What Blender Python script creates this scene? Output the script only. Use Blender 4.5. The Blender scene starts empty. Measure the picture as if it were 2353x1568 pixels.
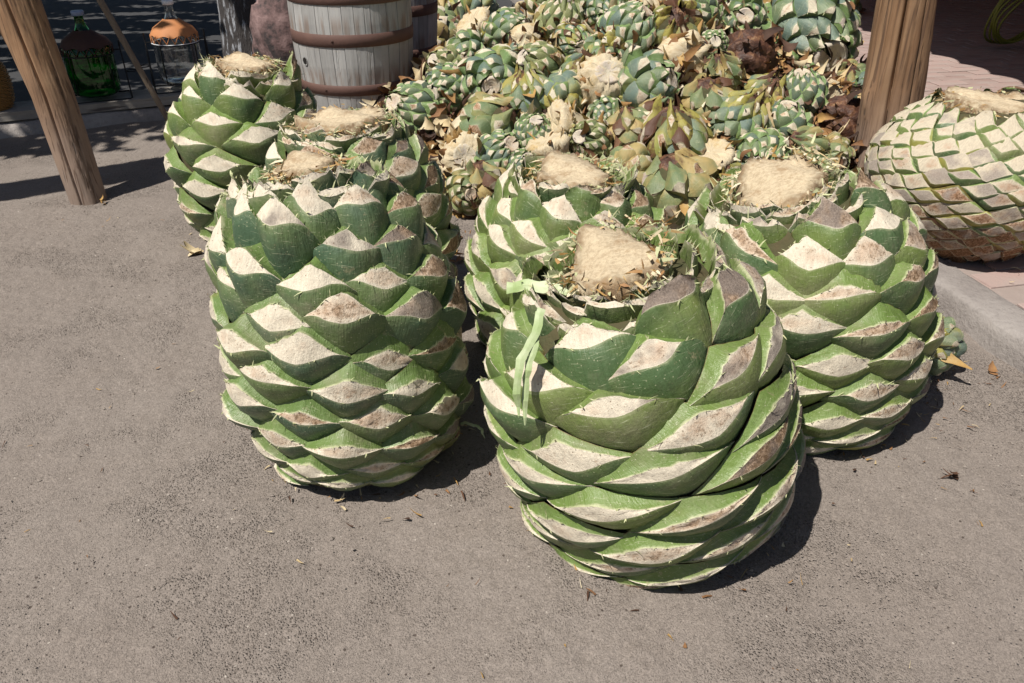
import bpy, math, random
import numpy as np
from mathutils import Vector, Matrix, Quaternion
from math import radians as rad, sin, cos, pi, sqrt, tan, atan2

random.seed(7)
RNG = np.random.default_rng(11)
S = bpy.context.scene
C = S.collection

# ---------------------------------------------------------------- camera, world, sun, exposure
CAMH, PITCH, FPX = 1.45, rad(31), 1829.0
cam = bpy.data.cameras.new('camera')
cam.sensor_width = 36; cam.lens = 36*FPX/2352
cam.clip_start = 0.05; cam.clip_end = 300
camo = bpy.data.objects.new('camera', cam); C.objects.link(camo)
camo.location = (0, 0, CAMH); camo.rotation_euler = (pi/2-PITCH, 0, 0)
S.camera = camo

SUN_AZ, SUN_EL = rad(40), rad(60)          # direction the light travels in, height of the sun
w = bpy.data.worlds.new('World'); S.world = w; w.use_nodes = True
wn = w.node_tree.nodes; bg = wn['Background']
sky = wn.new('ShaderNodeTexSky'); sky.sky_type = 'NISHITA'; sky.sun_disc = False
sky.sun_elevation = SUN_EL; sky.sun_rotation = pi/2-(SUN_AZ+pi)
w.node_tree.links.new(sky.outputs[0], bg.inputs[0]); bg.inputs[1].default_value = 0.05
sl = bpy.data.lights.new('sun', 'SUN'); sl.energy = 5.0; sl.angle = rad(0.5); sl.color = (1, .955, .88)
SDIR = Vector((cos(SUN_AZ)*cos(SUN_EL), sin(SUN_AZ)*cos(SUN_EL), -sin(SUN_EL)))
so = bpy.data.objects.new('sun', sl); C.objects.link(so); so.location = (-3, -3, 8)
so.rotation_euler = SDIR.to_track_quat('-Z', 'Y').to_euler()
S.view_settings.view_transform = 'Standard'; S.view_settings.look = 'None'
S.view_settings.exposure = 0.12; S.view_settings.gamma = 1; S.view_settings.use_curve_mapping = False

# ---------------------------------------------------------------- helpers
def ray(x, y):
    a = (x-1176)/FPX; b = (784-y)/FPX
    return Vector((a, cos(PITCH)+b*sin(PITCH), -sin(PITCH)+b*cos(PITCH)))
def gnd(x, y, z=0.0):
    d = ray(x, y); t = (z-CAMH)/d.z
    return Vector((0, 0, CAMH))+d*t
def at_y(x, y, Y):
    d = ray(x, y); return Vector((0, 0, CAMH))+d*(Y/d.y)

def link(name, me, mat=None, parent=None):
    o = bpy.data.objects.new(name, me); C.objects.link(o)
    if mat is not None and me is not None:
        for m in (mat if isinstance(mat, (list, tuple)) else [mat]): me.materials.append(m)
    if parent is not None: o.parent = parent
    return o
def tag(o, label=None, cat=None, group=None, kind=None):
    if label: o['label'] = label
    if cat: o['category'] = cat
    if group: o['group'] = group
    if kind: o['kind'] = kind
    return o
def empty(name, loc, label=None, cat=None, group=None):
    o = bpy.data.objects.new(name, None); C.objects.link(o); o.location = loc
    return tag(o, label, cat, group)

class MB:
    """collects vertices and faces, with optional attributes"""
    def __init__(s): s.v = []; s.f = []; s.m = []; s.n = 0; s.d = []; s.l = []; s.sm = []
    def add(s, V, F, mi=0, dat=None, luv=None, smooth=True):
        V = np.asarray(V, dtype=float).reshape(-1, 3)
        s.v.append(V); F = [tuple(int(i)+s.n for i in f) for f in F]
        s.f += F; s.m += [mi]*len(F); s.sm += [smooth]*len(F); k = len(V); s.n += k
        s.d.append(np.zeros((k, 4)) if dat is None else np.broadcast_to(np.asarray(dat, dtype=float), (k, 4)))
        s.l.append(np.zeros((k, 3)) if luv is None else np.broadcast_to(np.asarray(luv, dtype=float), (k, 3)))
    def grid(s, P, mi=0, dat=None, luv=None, flip=False, closed=False, smooth=True):
        P = np.asarray(P, dtype=float); a, b = P.shape[:2]; F = []
        for i in range(a-1):
            for j in range(b if closed else b-1):
                j2 = (j+1) % b
                q = (i*b+j, i*b+j2, (i+1)*b+j2, (i+1)*b+j)
                F.append(q[::-1] if flip else q)
        s.add(P.reshape(-1, 3), F, mi, None if dat is None else np.broadcast_to(dat, (a, b, 4)).reshape(-1, 4),
              None if luv is None else np.broadcast_to(luv, (a, b, 3)).reshape(-1, 3), smooth)
    def box(s, c, h, R=None, mi=0, dat=None, jit=0):
        V = np.array([[x, y, z] for x in (-1, 1) for y in (-1, 1) for z in (-1, 1)], float)*np.array(h)
        if jit: V += RNG.uniform(-jit, jit, V.shape)
        if R is not None: V = V @ np.array(R).T
        s.add(V+np.array(c), [(0, 1, 3, 2), (4, 6, 7, 5), (0, 4, 5, 1), (2, 3, 7, 6), (0, 2, 6, 4), (1, 5, 7, 3)], mi, dat, None, False)
    def tube(s, pts, r, n=8, mi=0, dat=None, cap=True, luv=None):
        pts = [Vector(p) for p in pts]; rs = r if isinstance(r, (list, tuple, np.ndarray)) else [r]*len(pts)
        G = []; prev = None
        for i, p in enumerate(pts):
            t = (pts[min(i+1, len(pts)-1)]-pts[max(i-1, 0)]).normalized()
            if prev is None:
                a = t.orthogonal().normalized()
            else:
                a = (prev-t*prev.dot(t)).normalized()
            prev = a; b = t.cross(a)
            G.append([tuple(p+(a*cos(2*pi*k/n)+b*sin(2*pi*k/n))*rs[i]) for k in range(n)])
        s.grid(np.array(G), mi, dat, luv, closed=True)
        if cap:
            for idx, fl in ((0, True), (-1, False)):
                s.add(G[idx], [tuple(range(n))[::-1] if fl else tuple(range(n))], mi, dat, None, False)
    def lathe(s, prof, n=24, c=(0, 0, 0), mi=0, dat=None):
        G = [[(c[0]+r*cos(2*pi*k/n), c[1]+r*sin(2*pi*k/n), c[2]+z) for k in range(n)] for r, z in prof]
        s.grid(np.array(G), mi, dat, closed=True, flip=False)
    def build(s, name, mats=None, parent=None, obj=True):
        me = bpy.data.meshes.new(name)
        V = np.concatenate(s.v); me.from_pydata(V.tolist(), [], s.f)
        me.polygons.foreach_set('material_index', s.m); me.polygons.foreach_set('use_smooth', s.sm)
        a = me.attributes.new('dat', 'FLOAT_COLOR', 'POINT'); a.data.foreach_set('color', np.concatenate(s.d).ravel().astype(np.float32))
        a = me.attributes.new('luv', 'FLOAT_VECTOR', 'POINT'); a.data.foreach_set('vector', np.concatenate(s.l).ravel().astype(np.float32))
        me.update()
        if not obj:
            for m in (mats or []): me.materials.append(m)
            return me
        return link(name, me, mats, parent)

# ---------------------------------------------------------------- node helpers
class NT:
    def __init__(s, name):
        s.mat = bpy.data.materials.new(name); s.mat.use_nodes = True
        s.t = s.mat.node_tree; s.b = s.t.nodes['Principled BSDF']; s.tc = None
    def n(s, typ, ins=None, out=0, **kw):
        nd = s.t.nodes.new(typ)
        for k, v in kw.items(): setattr(nd, k, v)
        for k, v in (ins or {}).items():
            if v is None: continue
            sock = nd.inputs[k]
            if isinstance(v, bpy.types.NodeSocket): s.t.links.new(v, sock)
            else:
                if isinstance(v, (tuple, list)) and len(v) == 3 and sock.type == 'RGBA': v = tuple(v)+(1,)
                sock.default_value = v
        return nd.outputs[out]
    def obj(s): return s.n('ShaderNodeTexCoord', out=3)
    def rnd(s): return s.n('ShaderNodeObjectInfo', out=5)
    def noise(s, sc, det=3, vec=None, ro=.55, dist=0, out=0):
        return s.n('ShaderNodeTexNoise', {'Vector': vec if vec is not None else s.obj(), 'Scale': sc, 'Detail': det, 'Roughness': ro, 'Distortion': dist}, out)
    def vor(s, sc, vec=None, out=0, **kw): return s.n('ShaderNodeTexVoronoi', {'Vector': vec if vec is not None else s.obj(), 'Scale': sc}, out, **kw)
    def m(s, op, a, b=None, c=None): return s.n('ShaderNodeMath', {0: a, 1: b, 2: c}, operation=op)
    def mapr(s, x, a, b, c=0., d=1., smooth=True):
        return s.n('ShaderNodeMapRange', {0: x, 1: a, 2: b, 3: c, 4: d}, interpolation_type='SMOOTHSTEP' if smooth else 'LINEAR')
    def mix(s, f, a, b, blend='MIX'): return s.n('ShaderNodeMix', {0: f, 6: a, 7: b}, 2, data_type='RGBA', blend_type=blend)
    def ramp(s, f, stops):
        nd = s.t.nodes.new('ShaderNodeValToRGB'); s.t.links.new(f, nd.inputs[0]); r = nd.color_ramp
        while len(r.elements) < len(stops): r.elements.new(.5)
        for e, (p, c) in zip(r.elements, stops): e.position = p; e.color = tuple(c)+(1,)
        return nd.outputs[0]
    def sep(s, x): 
        nd = s.t.nodes.new('ShaderNodeSeparateColor'); s.t.links.new(x, nd.inputs[0]); return nd.outputs
    def sepv(s, x):
        nd = s.t.nodes.new('ShaderNodeSeparateXYZ'); s.t.links.new(x, nd.inputs[0]); return nd.outputs
    def attr(s, nm, out=0): return s.n('ShaderNodeAttribute', out=out, attribute_name=nm)
    def vmul(s, v, k): return s.n('ShaderNodeVectorMath', {0: v, 1: k}, operation='MULTIPLY')
    def vadd(s, v, k): return s.n('ShaderNodeVectorMath', {0: v, 1: k}, operation='ADD')
    def bump(s, h, st=.5, d=.01, nrm=None): return s.n('ShaderNodeBump', {'Height': h, 'Strength': st, 'Distance': d, 'Normal': nrm})
    def hsv(s, c, h=None, sa=None, v=None): return s.n('ShaderNodeHueSaturation', {'Color': c, 'Hue': h, 'Saturation': sa, 'Value': v})
    def out(s, col=None, rough=None, nrm=None, **kw):
        for k, v in dict({'Base Color': col, 'Roughness': rough, 'Normal': nrm}, **kw).items():
            if v is None: continue
            if isinstance(v, bpy.types.NodeSocket): s.t.links.new(v, s.b.inputs[k])
            else: s.b.inputs[k].default_value = (tuple(v)+(1,)) if isinstance(v, (tuple, list)) and len(v) == 3 else v
        return s.mat

# ---------------------------------------------------------------- materials
def make_rind(name, ab1, ab2, ad, ylw, brn, fine=1.0):
    t = NT(name); dat = t.sep(t.attr('dat')); A = t.attr('dat', 3); luv = t.attr('luv'); r = t.rnd(); ob = t.obj()
    n1 = t.noise(5*fine, 3, t.vadd(ob, t.n('ShaderNodeCombineXYZ', {0: r, 1: r})))
    base = t.mix(t.mapr(t.m('ADD', n1, t.m('MULTIPLY', t.m('SUBTRACT', r, .5), .35)), .35, .68), ab1, ab2)
    base = t.mix(t.m('MULTIPLY', dat[2], .85), base, ad)
    st = t.noise(1.0, 3, t.vmul(luv, (26*fine, 5, 40)))                       # stripes that run along the leaf
    base = t.mix(t.mapr(st, .45, .75, 0, .28), base, t.hsv(base, v=1.5, sa=.85))
    st2 = t.noise(1.0, 2, t.vmul(luv, (60*fine, 9, 20)))
    base = t.mix(t.mapr(st2, .5, .75, 0, .35), base, t.hsv(base, v=.55))
    blot = t.noise(9*fine, 4, ob, .65)
    base = t.mix(t.mapr(blot, .42, .75, 0, .30), base, t.hsv(base, h=.47, v=1.3, sa=.8))
    spec = t.vor(95*fine, ob)
    base = t.mix(t.mapr(spec, .10, .17, .7, 0), base, (.42, .43, .27))
    base = t.mix(t.mapr(t.noise(26*fine, 5, ob, .75), .60, .72, 0, .6), base, (.34, .29, .17))     # scabs and dust
    base = t.mix(t.mapr(t.noise(4, 6, ob, .75), .48, .72, 0, .45), base, (.28, .24, .17))
    sc = t.noise(1.0, 2, t.vmul(luv, (5, 160, 30)), dist=.6)
    base = t.mix(t.mapr(sc, .64, .70, 0, .6), base, (.5, .52, .34))                                 # light scratches
    ymask = t.mapr(t.m('ADD', t.noise(6*fine, 3, ob), t.m('MULTIPLY', A, 1.0)), .62, 1.05)
    base = t.mix(ymask, base, ylw)
    bmask = t.mapr(t.m('ADD', t.noise(11*fine, 4, ob, .65), t.m('MULTIPLY', A, .9)), .95, 1.25)
    base = t.mix(bmask, base, brn)
    base = t.mix(t.mapr(t.m('ADD', dat[0], t.m('MULTIPLY', t.noise(40*fine, 2, ob), .12)), .98, 1.06, 0, .75), base, (.16, .085, .035))  # brown leaf margin, also painting crevice shade between the leaf bases
    pale = t.m('ADD', dat[1], t.m('MULTIPLY', t.noise(45*fine, 4, ob, .7), .3))     # dat.g : 0 at the cut edge
    base = t.mix(t.mapr(pale, .14, .30, t.m('MULTIPLY_ADD', dat[2], .55, .35), 0), base, (.50, .50, .30))
    h = t.m('ADD', t.m('MULTIPLY', st2, .6), t.m('MULTIPLY', t.noise(70*fine, 4, ob, .65), .9))
    return t.out(base, t.mapr(blot, .3, .7, .34, .62), t.bump(h, .7, .004), **{'Specular IOR Level': .45})

def make_flesh(name, cream, brown, gray, fine=1.0, st0=0.0):
    t = NT(name); dat = t.sep(t.attr('dat')); A = t.attr('dat', 3); ob = t.obj(); r = t.rnd()
    off = t.vadd(ob, t.n('ShaderNodeCombineXYZ', {0: t.m('MULTIPLY', r, 9), 2: r}))
    luv = t.attr('luv')
    fib = t.noise(1.0, 4, t.vmul(luv, (150*fine, 34*fine, 50)), .7)
    base = t.mix(t.mapr(fib, .3, .7), cream, t_dark(cream, .78))
    big = t.noise(11*fine, 5, off, .7)
    base = t.mix(t.mapr(t.m('SUBTRACT', t.m('ADD', big, t.m('MULTIPLY', dat[1], .6)), t.m('MULTIPLY', dat[0], .22)), .48, .80, 0, .75), base, t_dark(brown, 2.7, .35))
    b2 = t.noise(38*fine, 6, off, .75)
    mk = t.mapr(t.m('ADD', t.m('SUBTRACT', b2, t.m('MULTIPLY', dat[0], .20)), t.m('MULTIPLY_ADD', dat[1], .42, .06)), .64, .84, 0, .85)
    base = t.mix(mk, base, t.mix(t.mapr(t.noise(130*fine, 4, off, .8), .38, .62), t_dark(brown, .75), t_dark(brown, 2.1, .2)))
    base = t.mix(t.mapr(t.m('ADD', t.noise(90*fine, 4, off, .7), t.m('MULTIPLY', dat[1], .25)), .66, .74, 0, .8), base, t_dark(brown, .7))
    gk = t.m('MULTIPLY', t.mapr(t.m('ADD', t.noise(12*fine, 3, off), t.m('MULTIPLY', dat[2], .6)), .70, .95), .85)
    base = t.mix(gk, base, t.mix(t.mapr(t.noise(260*fine, 3, ob, .7), .35, .65), gray, t_dark(gray, 1.7)))
    sp = t.vor(60*fine, off)
    base = t.mix(t.mapr(sp, .05, .12, .8, 0), base, (.14, .07, .035))
    base = t.mix(t.mapr(dat[0], .84, .985, 0, .6), base, t_dark(cream, .95, .1))
    h = t.m('ADD', t.m('MULTIPLY', fib, .8), t.noise(170*fine, 4, ob, .8))
    h = t.m('SUBTRACT', h, t.m('MULTIPLY', mk, .35))
    return t.out(base, .85, t.bump(h, .75, .004), **{'Specular IOR Level': .2})
def t_dark(c, k, toward=0):
    g = sum(c)/3; return tuple(min(.85, (x*(1-toward)+g*toward)*k) for x in c)

CREAM, BROWN, GRAY = (.80, .71, .56), (.25, .155, .085), (.17, .14, .12)
RIND = make_rind('agave_rind', (.075, .128, .050), (.165, .220, .060), (.150, .225, .052), (.30, .27, .06), (.13, .06, .03))
RIND2 = make_rind('agave_rind_bluish', (.063, .112, .062), (.130, .185, .066), (.138, .212, .052), (.28, .25, .07), (.13, .06, .03))
FLESH = make_flesh('agave_flesh', CREAM, BROWN, GRAY)
SRB = make_rind('small_rind_blue', (.125, .180, .145), (.165, .215, .115), (.17, .27, .08), (.34, .30, .07), (.10, .045, .025), 2.2)
SRY = make_rind('small_rind_yellow', (.135, .190, .085), (.225, .245, .10), (.22, .25, .09), (.43, .32, .13), (.12, .055, .03), 2.2)
SFL = make_flesh('small_flesh', (.74, .66, .50), (.24, .12, .05), (.44, .38, .33), 2.0)
SHV = make_flesh('shaved_flesh', (.66, .57, .43), (.20, .095, .04), (.25, .21, .18), 1.5)

t = NT('frayed_fibre'); FIB = t.out(t.mix(t.noise(30, 2), (.62, .60, .38), (.40, .44, .20)), .8)
t = NT('core_rind'); CORE = t.out(t.mix(t.noise(18, 4), (.10, .06, .03), (.05, .07, .025)), .9, t.bump(t.noise(60, 4), .5, .01))
# torn dry heart top
t = NT('stump_fibre'); nn = t.noise(22, 5, ro=.7); n2 = t.noise(1, 6, t.vmul(t.obj(), (70, 110, 60)), .85)
cc = t.mix(t.mapr(nn, .46, .66, 0, .85), (.64, .53, .36), (.33, .21, .11)); cc = t.mix(t.mapr(n2, .4, .66, 0, .6), cc, (.44, .34, .21)); cc = t.mix(t.mapr(t.noise(34, 5, ro=.75), .60, .70, 0, .8), cc, (.13, .075, .04))
sd_ = t.sep(t.attr('dat')); cc = t.mix(t.m('MULTIPLY', sd_[0], t.mapr(t.noise(45, 4), .35, .6)), cc, (.20, .12, .06))
cm = t.mapr(t.m('ADD', sd_[0], t.m('MULTIPLY', t.noise(9, 4), 1.1)), .55, .95)
cc = t.mix(cm, t.mix(t.mapr(n2, .42, .62, 0, .8), (.72, .59, .40), (.47, .35, .22)), cc)
cc = t.mix(t.mapr(t.noise(13, 5, ro=.75), .50, .66, 0, .8), cc, (.40, .26, .14))
STUMP = t.out(cc, .9, t.bump(t.m('ADD', n2, nn), .8, .008))
# dry leaf shreds : dat.r picks the tint
t = NT('dry_leaf'); d0 = t.sep(t.attr('dat')); x = t.m('ADD', d0[0], t.m('MULTIPLY', t.m('SUBTRACT', t.noise(14, 3), .5), .35)); x = t.m('ADD', x, t.m('MULTIPLY', t.m('SUBTRACT', t.rnd(), .5), .25))
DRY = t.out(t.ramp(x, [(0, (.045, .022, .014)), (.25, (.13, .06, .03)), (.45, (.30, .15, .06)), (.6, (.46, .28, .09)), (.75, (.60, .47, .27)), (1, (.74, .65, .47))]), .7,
            t.bump(t.noise(1, 3, t.vmul(t.attr('luv'), (40, 6, 9))), .6, .004))
# fibrous peeled heart
t = NT('peeled_heart'); lu = t.attr('luv'); f = t.noise(1, 4, t.vmul(lu, (70, 5, 9)), .7); g = t.noise(10, 4, ro=.65)
cc = t.mix(t.mapr(f, .4, .68, 0, .8), (.76, .66, .47), (.46, .30, .13)); cc = t.mix(t.mapr(g, .48, .72, 0, .75), cc, (.55, .36, .12)); cc = t.mix(t.mapr(t.noise(17, 5, ro=.7), .62, .72, 0, .8), cc, (.14, .06, .03))
PEEL = t.out(cc, .8, t.bump(t.m('ADD', f, t.noise(60, 3)), .8, .006))
t = NT('rotten_heart'); g = t.noise(16, 5, ro=.7)
cc = t.ramp(g, [(.3, (.022, .012, .010)), (.5, (.085, .035, .02)), (.6, (.19, .09, .045)), (.72, (.5, .38, .2))])
ROT = t.out(cc, .55, t.bump(t.m('ADD', t.noise(30, 4, ro=.7), g), .9, .012))

def wood(name, c1, c2, dark, axis=(30, 30, 1.6), rough=.8, crack=.8, blue=None):
    t = NT(name); ob = t.obj(); r = t.rnd(); o2 = t.vadd(ob, t.n('ShaderNodeCombineXYZ', {0: t.m('MULTIPLY', r, 7), 1: r, 2: r}))
    g = t.noise(1, 5, t.vmul(o2, axis), .65, .4); b = t.noise(3.2, 4, o2, .6)
    c = t.mix(t.mapr(g, .3, .7), c1, c2); c = t.mix(t.mapr(b, .42, .7, 0, .6), c, t_dark(c1, .62))
    c = t.hsv(c, v=t.mapr(r, 0, 1, .8, 1.15, False))
    k = t.noise(1, 3, t.vmul(o2, (axis[0]*1.3, axis[1]*1.3, axis[2]*.35)), .6)
    c = t.mix(t.mapr(k, .64, .70, 0, crack), c, dark)
    h = t.m('SUBTRACT', g, t.mapr(k, .60, .70))
    return t, c, t.bump(h, .6, .006), rough
t, c, nb, ro = wood('post_wood', (.235, .125, .062), (.37, .225, .125), (.04, .022, .015), (26, 26, 1.2))
z = t.sepv(t.n('ShaderNodeNewGeometry'))[2]
c = t.mix(t.mapr(t.m('ADD', z, t.m('MULTIPLY', t.noise(4, 3), .5)), .25, 1.0, .75, 0), c, (.24, .195, .17))
pz = t.noise(1, 3, t.vmul(t.obj(), (55, 55, 1.0)), .6); c = t.mix(t.mapr(pz, .52, .66, 0, .75), c, (.09, .05, .03))
POST = t.out(c, ro, nb)
t, c, nb, ro = wood('stick_wood', (.16, .12, .085), (.22, .175, .13), (.05, .04, .03), (60, 60, 2)); STICK = t.out(c, ro, nb)
t, c, nb, ro = wood('plank_wood', (.26, .23, .20), (.33, .30, .26), (.06, .045, .04), (2, 40, 40)); PLANK = t.out(c, ro, nb)
t, c, nb, ro = wood('stave_wood', (.43, .42, .405), (.50, .49, .47), (.12, .11, .10), (40, 40, 1.5), crack=.15)
z = t.sepv(t.obj())[2]
for zz in (.36, .64, .86):      # rust runs on the staves above and below the hoops
    run = t.m('MULTIPLY', t.mapr(t.m('ABSOLUTE', t.m('SUBTRACT', z, zz)), .035, .11, 1, 0), t.mapr(t.noise(1, 3, t.vmul(t.obj(), (28, 28, 2.5))), .44, .6))
    c = t.mix(t.m('MULTIPLY', run, .5), c, (.20, .10, .05))
STAVE = t.out(c, ro, nb)
t = NT('rusty_iron'); STEEL = t.out(t.mix(t.noise(14, 5), (.105, .055, .045), (.16, .085, .065)), .7, t.bump(t.noise(60, 3), .3, .003))
t = NT('black_iron'); IRON = t.out((.018, .018, .02), .5, Metallic=.6)
t = NT('hole_shade'); HOLE_SHADE = t.out((.01, .008, .006), .95)

t = NT('dirt'); ob = t.obj()
def cellrand(sc, off): return t.sep(t.vor(sc, t.vadd(ob, off), out=1))
n1 = t.noise(1.3, 5, ob, .6); n2 = t.noise(9, 6, ob, .7); zone = t.mapr(t.noise(2.1, 5, ob, .65), .46, .60)
c = t.ramp(n1, [(.25, (.240, .203, .177)), (.75, (.266, .230, .203))])
c = t.mix(t.mapr(n2, .45, .70, 0, .22), c, (.215, .178, .150))
f1 = cellrand(420, (0, 0, 0)); f2 = cellrand(190, (3, 1, 0)); f3 = cellrand(70, (5, 9, 0))
c = t.hsv(c, v=t.mapr(f1[0], 0, 1, .84, 1.17, False))
c = t.hsv(c, v=t.mapr(f2[0], 0, 1, .92, 1.08, False))
c = t.mix(t.m('MULTIPLY', t.mapr(f2[1], .88, .90), t.m('MULTIPLY_ADD', zone, .45, .08)), c, (.11, .09, .076))
c = t.mix(t.m('MULTIPLY', t.mapr(f3[1], .955, .96), t.mapr(t.vor(70, t.vadd(ob, (5, 9, 0))), .30, .20)), c, (.10, .08, .068))
c = t.mix(t.m('MULTIPLY', t.mapr(f3[2], .98, .985), t.mapr(t.vor(70, t.vadd(ob, (5, 9, 0))), .22, .15)), c, (.46, .41, .36))
g1 = t.m('MULTIPLY', t.mapr(t.vor(190, t.vadd(ob, (3, 1, 0))), .05, .6, 1, 0), f2[2]); g0 = t.m('MULTIPLY', t.mapr(t.vor(420), .05, .6, 1, 0), f1[2])
h = t.m('ADD', t.m('MULTIPLY', g1, t.m('MULTIPLY_ADD', zone, .8, .12)), t.m('MULTIPLY', g0, .30)); h = t.m('ADD', h, t.m('MULTIPLY', n2, 1.4))
DIRT = t.out(c, .95, t.bump(h, .9, .008), **{'Specular IOR Level': .15})
t = NT('grit'); GRIT = t.out(t.mix(t.noise(9, 2), (.20, .165, .14), (.33, .285, .25)), .95)
t = NT('asphalt'); ASPH = t.out(t.mix(t.noise(30, 4), (.030, .030, .033), (.06, .06, .062)), .9, t.bump(t.noise(150, 3), .5, .004))
t = NT('concrete'); n1 = t.noise(4, 5, ro=.65)
CONC = t.out(t.mix(t.mapr(t.noise(40, 5, ro=.75), .45, .7, 0, .5), t.ramp(n1, [(.3, (.24, .21, .195)), (.7, (.37, .335, .31))]), (.18, .16, .15)), .92, t.bump(t.noise(60, 5, ro=.7), .7, .01))
t = NT('brick_paver'); r = t.rnd()
c = t.mix(r, (.31, .215, .19), (.40, .285, .255)); c = t.mix(t.mapr(t.noise(3.2, 4), .38, .66, 0, .85), c, (.37, .30, .27))
BRICK = t.out(c, .9, t.bump(t.noise(50, 4), .5, .006))
t = NT('joint_dust'); DUST = t.out(t.mix(t.noise(20, 4), (.27, .215, .19), (.36, .295, .265)), .95, t.bump(t.noise(80, 4), .4, .005))
t = NT('bark'); g = t.noise(1, 5, t.vmul(t.obj(), (22, 22, 5)), .7)
BARK = t.out(t.mix(t.mapr(g, .52, .62), (.06, .052, .05), (.42, .43, .46)), .9, t.bump(g, 1, .03))
t = NT('pink_stone'); g = t.noise(9, 6, ro=.65)
STONE = t.out(t.ramp(g, [(.38, (.05, .04, .04)), (.5, (.16, .10, .095)), (.66, (.30, .20, .19))]), .9, t.bump(g, .8, .02))
t = NT('tree_leaf'); LEAF = t.out(t.mix(t.rnd(), (.05, .09, .03), (.07, .11, .035)), .6)
t = NT('roof_clay'); ROOFM = t.out(t.mix(t.noise(4, 3), (.26, .13, .08), (.32, .17, .11)), .9)
t = NT('shade_wall_plaster'); PLAS = t.out(t.mix(t.noise(3, 3), (.12, .08, .06), (.15, .10, .075)), .95)
t = NT('green_glass'); GGL = t.out((.03, .42, .09), .03, **{'Transmission Weight': 1.0, 'IOR': 1.45})
t = NT('clear_glass'); CGL = t.out((.93, .95, .95), .02, **{'Transmission Weight': 1.0, 'IOR': 1.45})
t = NT('leather'); LEA = t.out(t.mix(t.noise(20, 4), (.45, .17, .06), (.56, .24, .09)), .7)
t = NT('leather_shaded'); LEA_SHADED = t.out(t.mix(t.noise(20, 4), (.035, .015, .010), (.07, .025, .015)), .7)  # shaded copy of the leather: the tree's shade is in the colour
t = NT('white_cap'); CAPM = t.out((.8, .82, .85), .35)
t = NT('blue_cap'); CAPB = t.out((.22, .28, .42), .35)
t = NT('wicker'); WIC = t.out(t.mix(t.noise(40, 3), (.24, .12, .035), (.42, .22, .06)), .6)
t = NT('twig'); TWIG = t.out(t.mix(t.noise(30, 3), (.12, .07, .04), (.24, .14, .08)), .85)
t = NT('yellow_rope'); ROPE = t.out((.16, .17, .02), .6)

# ---------------------------------------------------------------- the agave leaf base
def wob(n, rng, amp, f=1.0):
    x = np.linspace(0, 1, n); y = np.zeros(n)
    for k in (1, 2, 3, 5, 8): y += rng.normal()*np.sin(2*pi*(k*f*x+rng.random()))/k
    return y*amp

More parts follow.
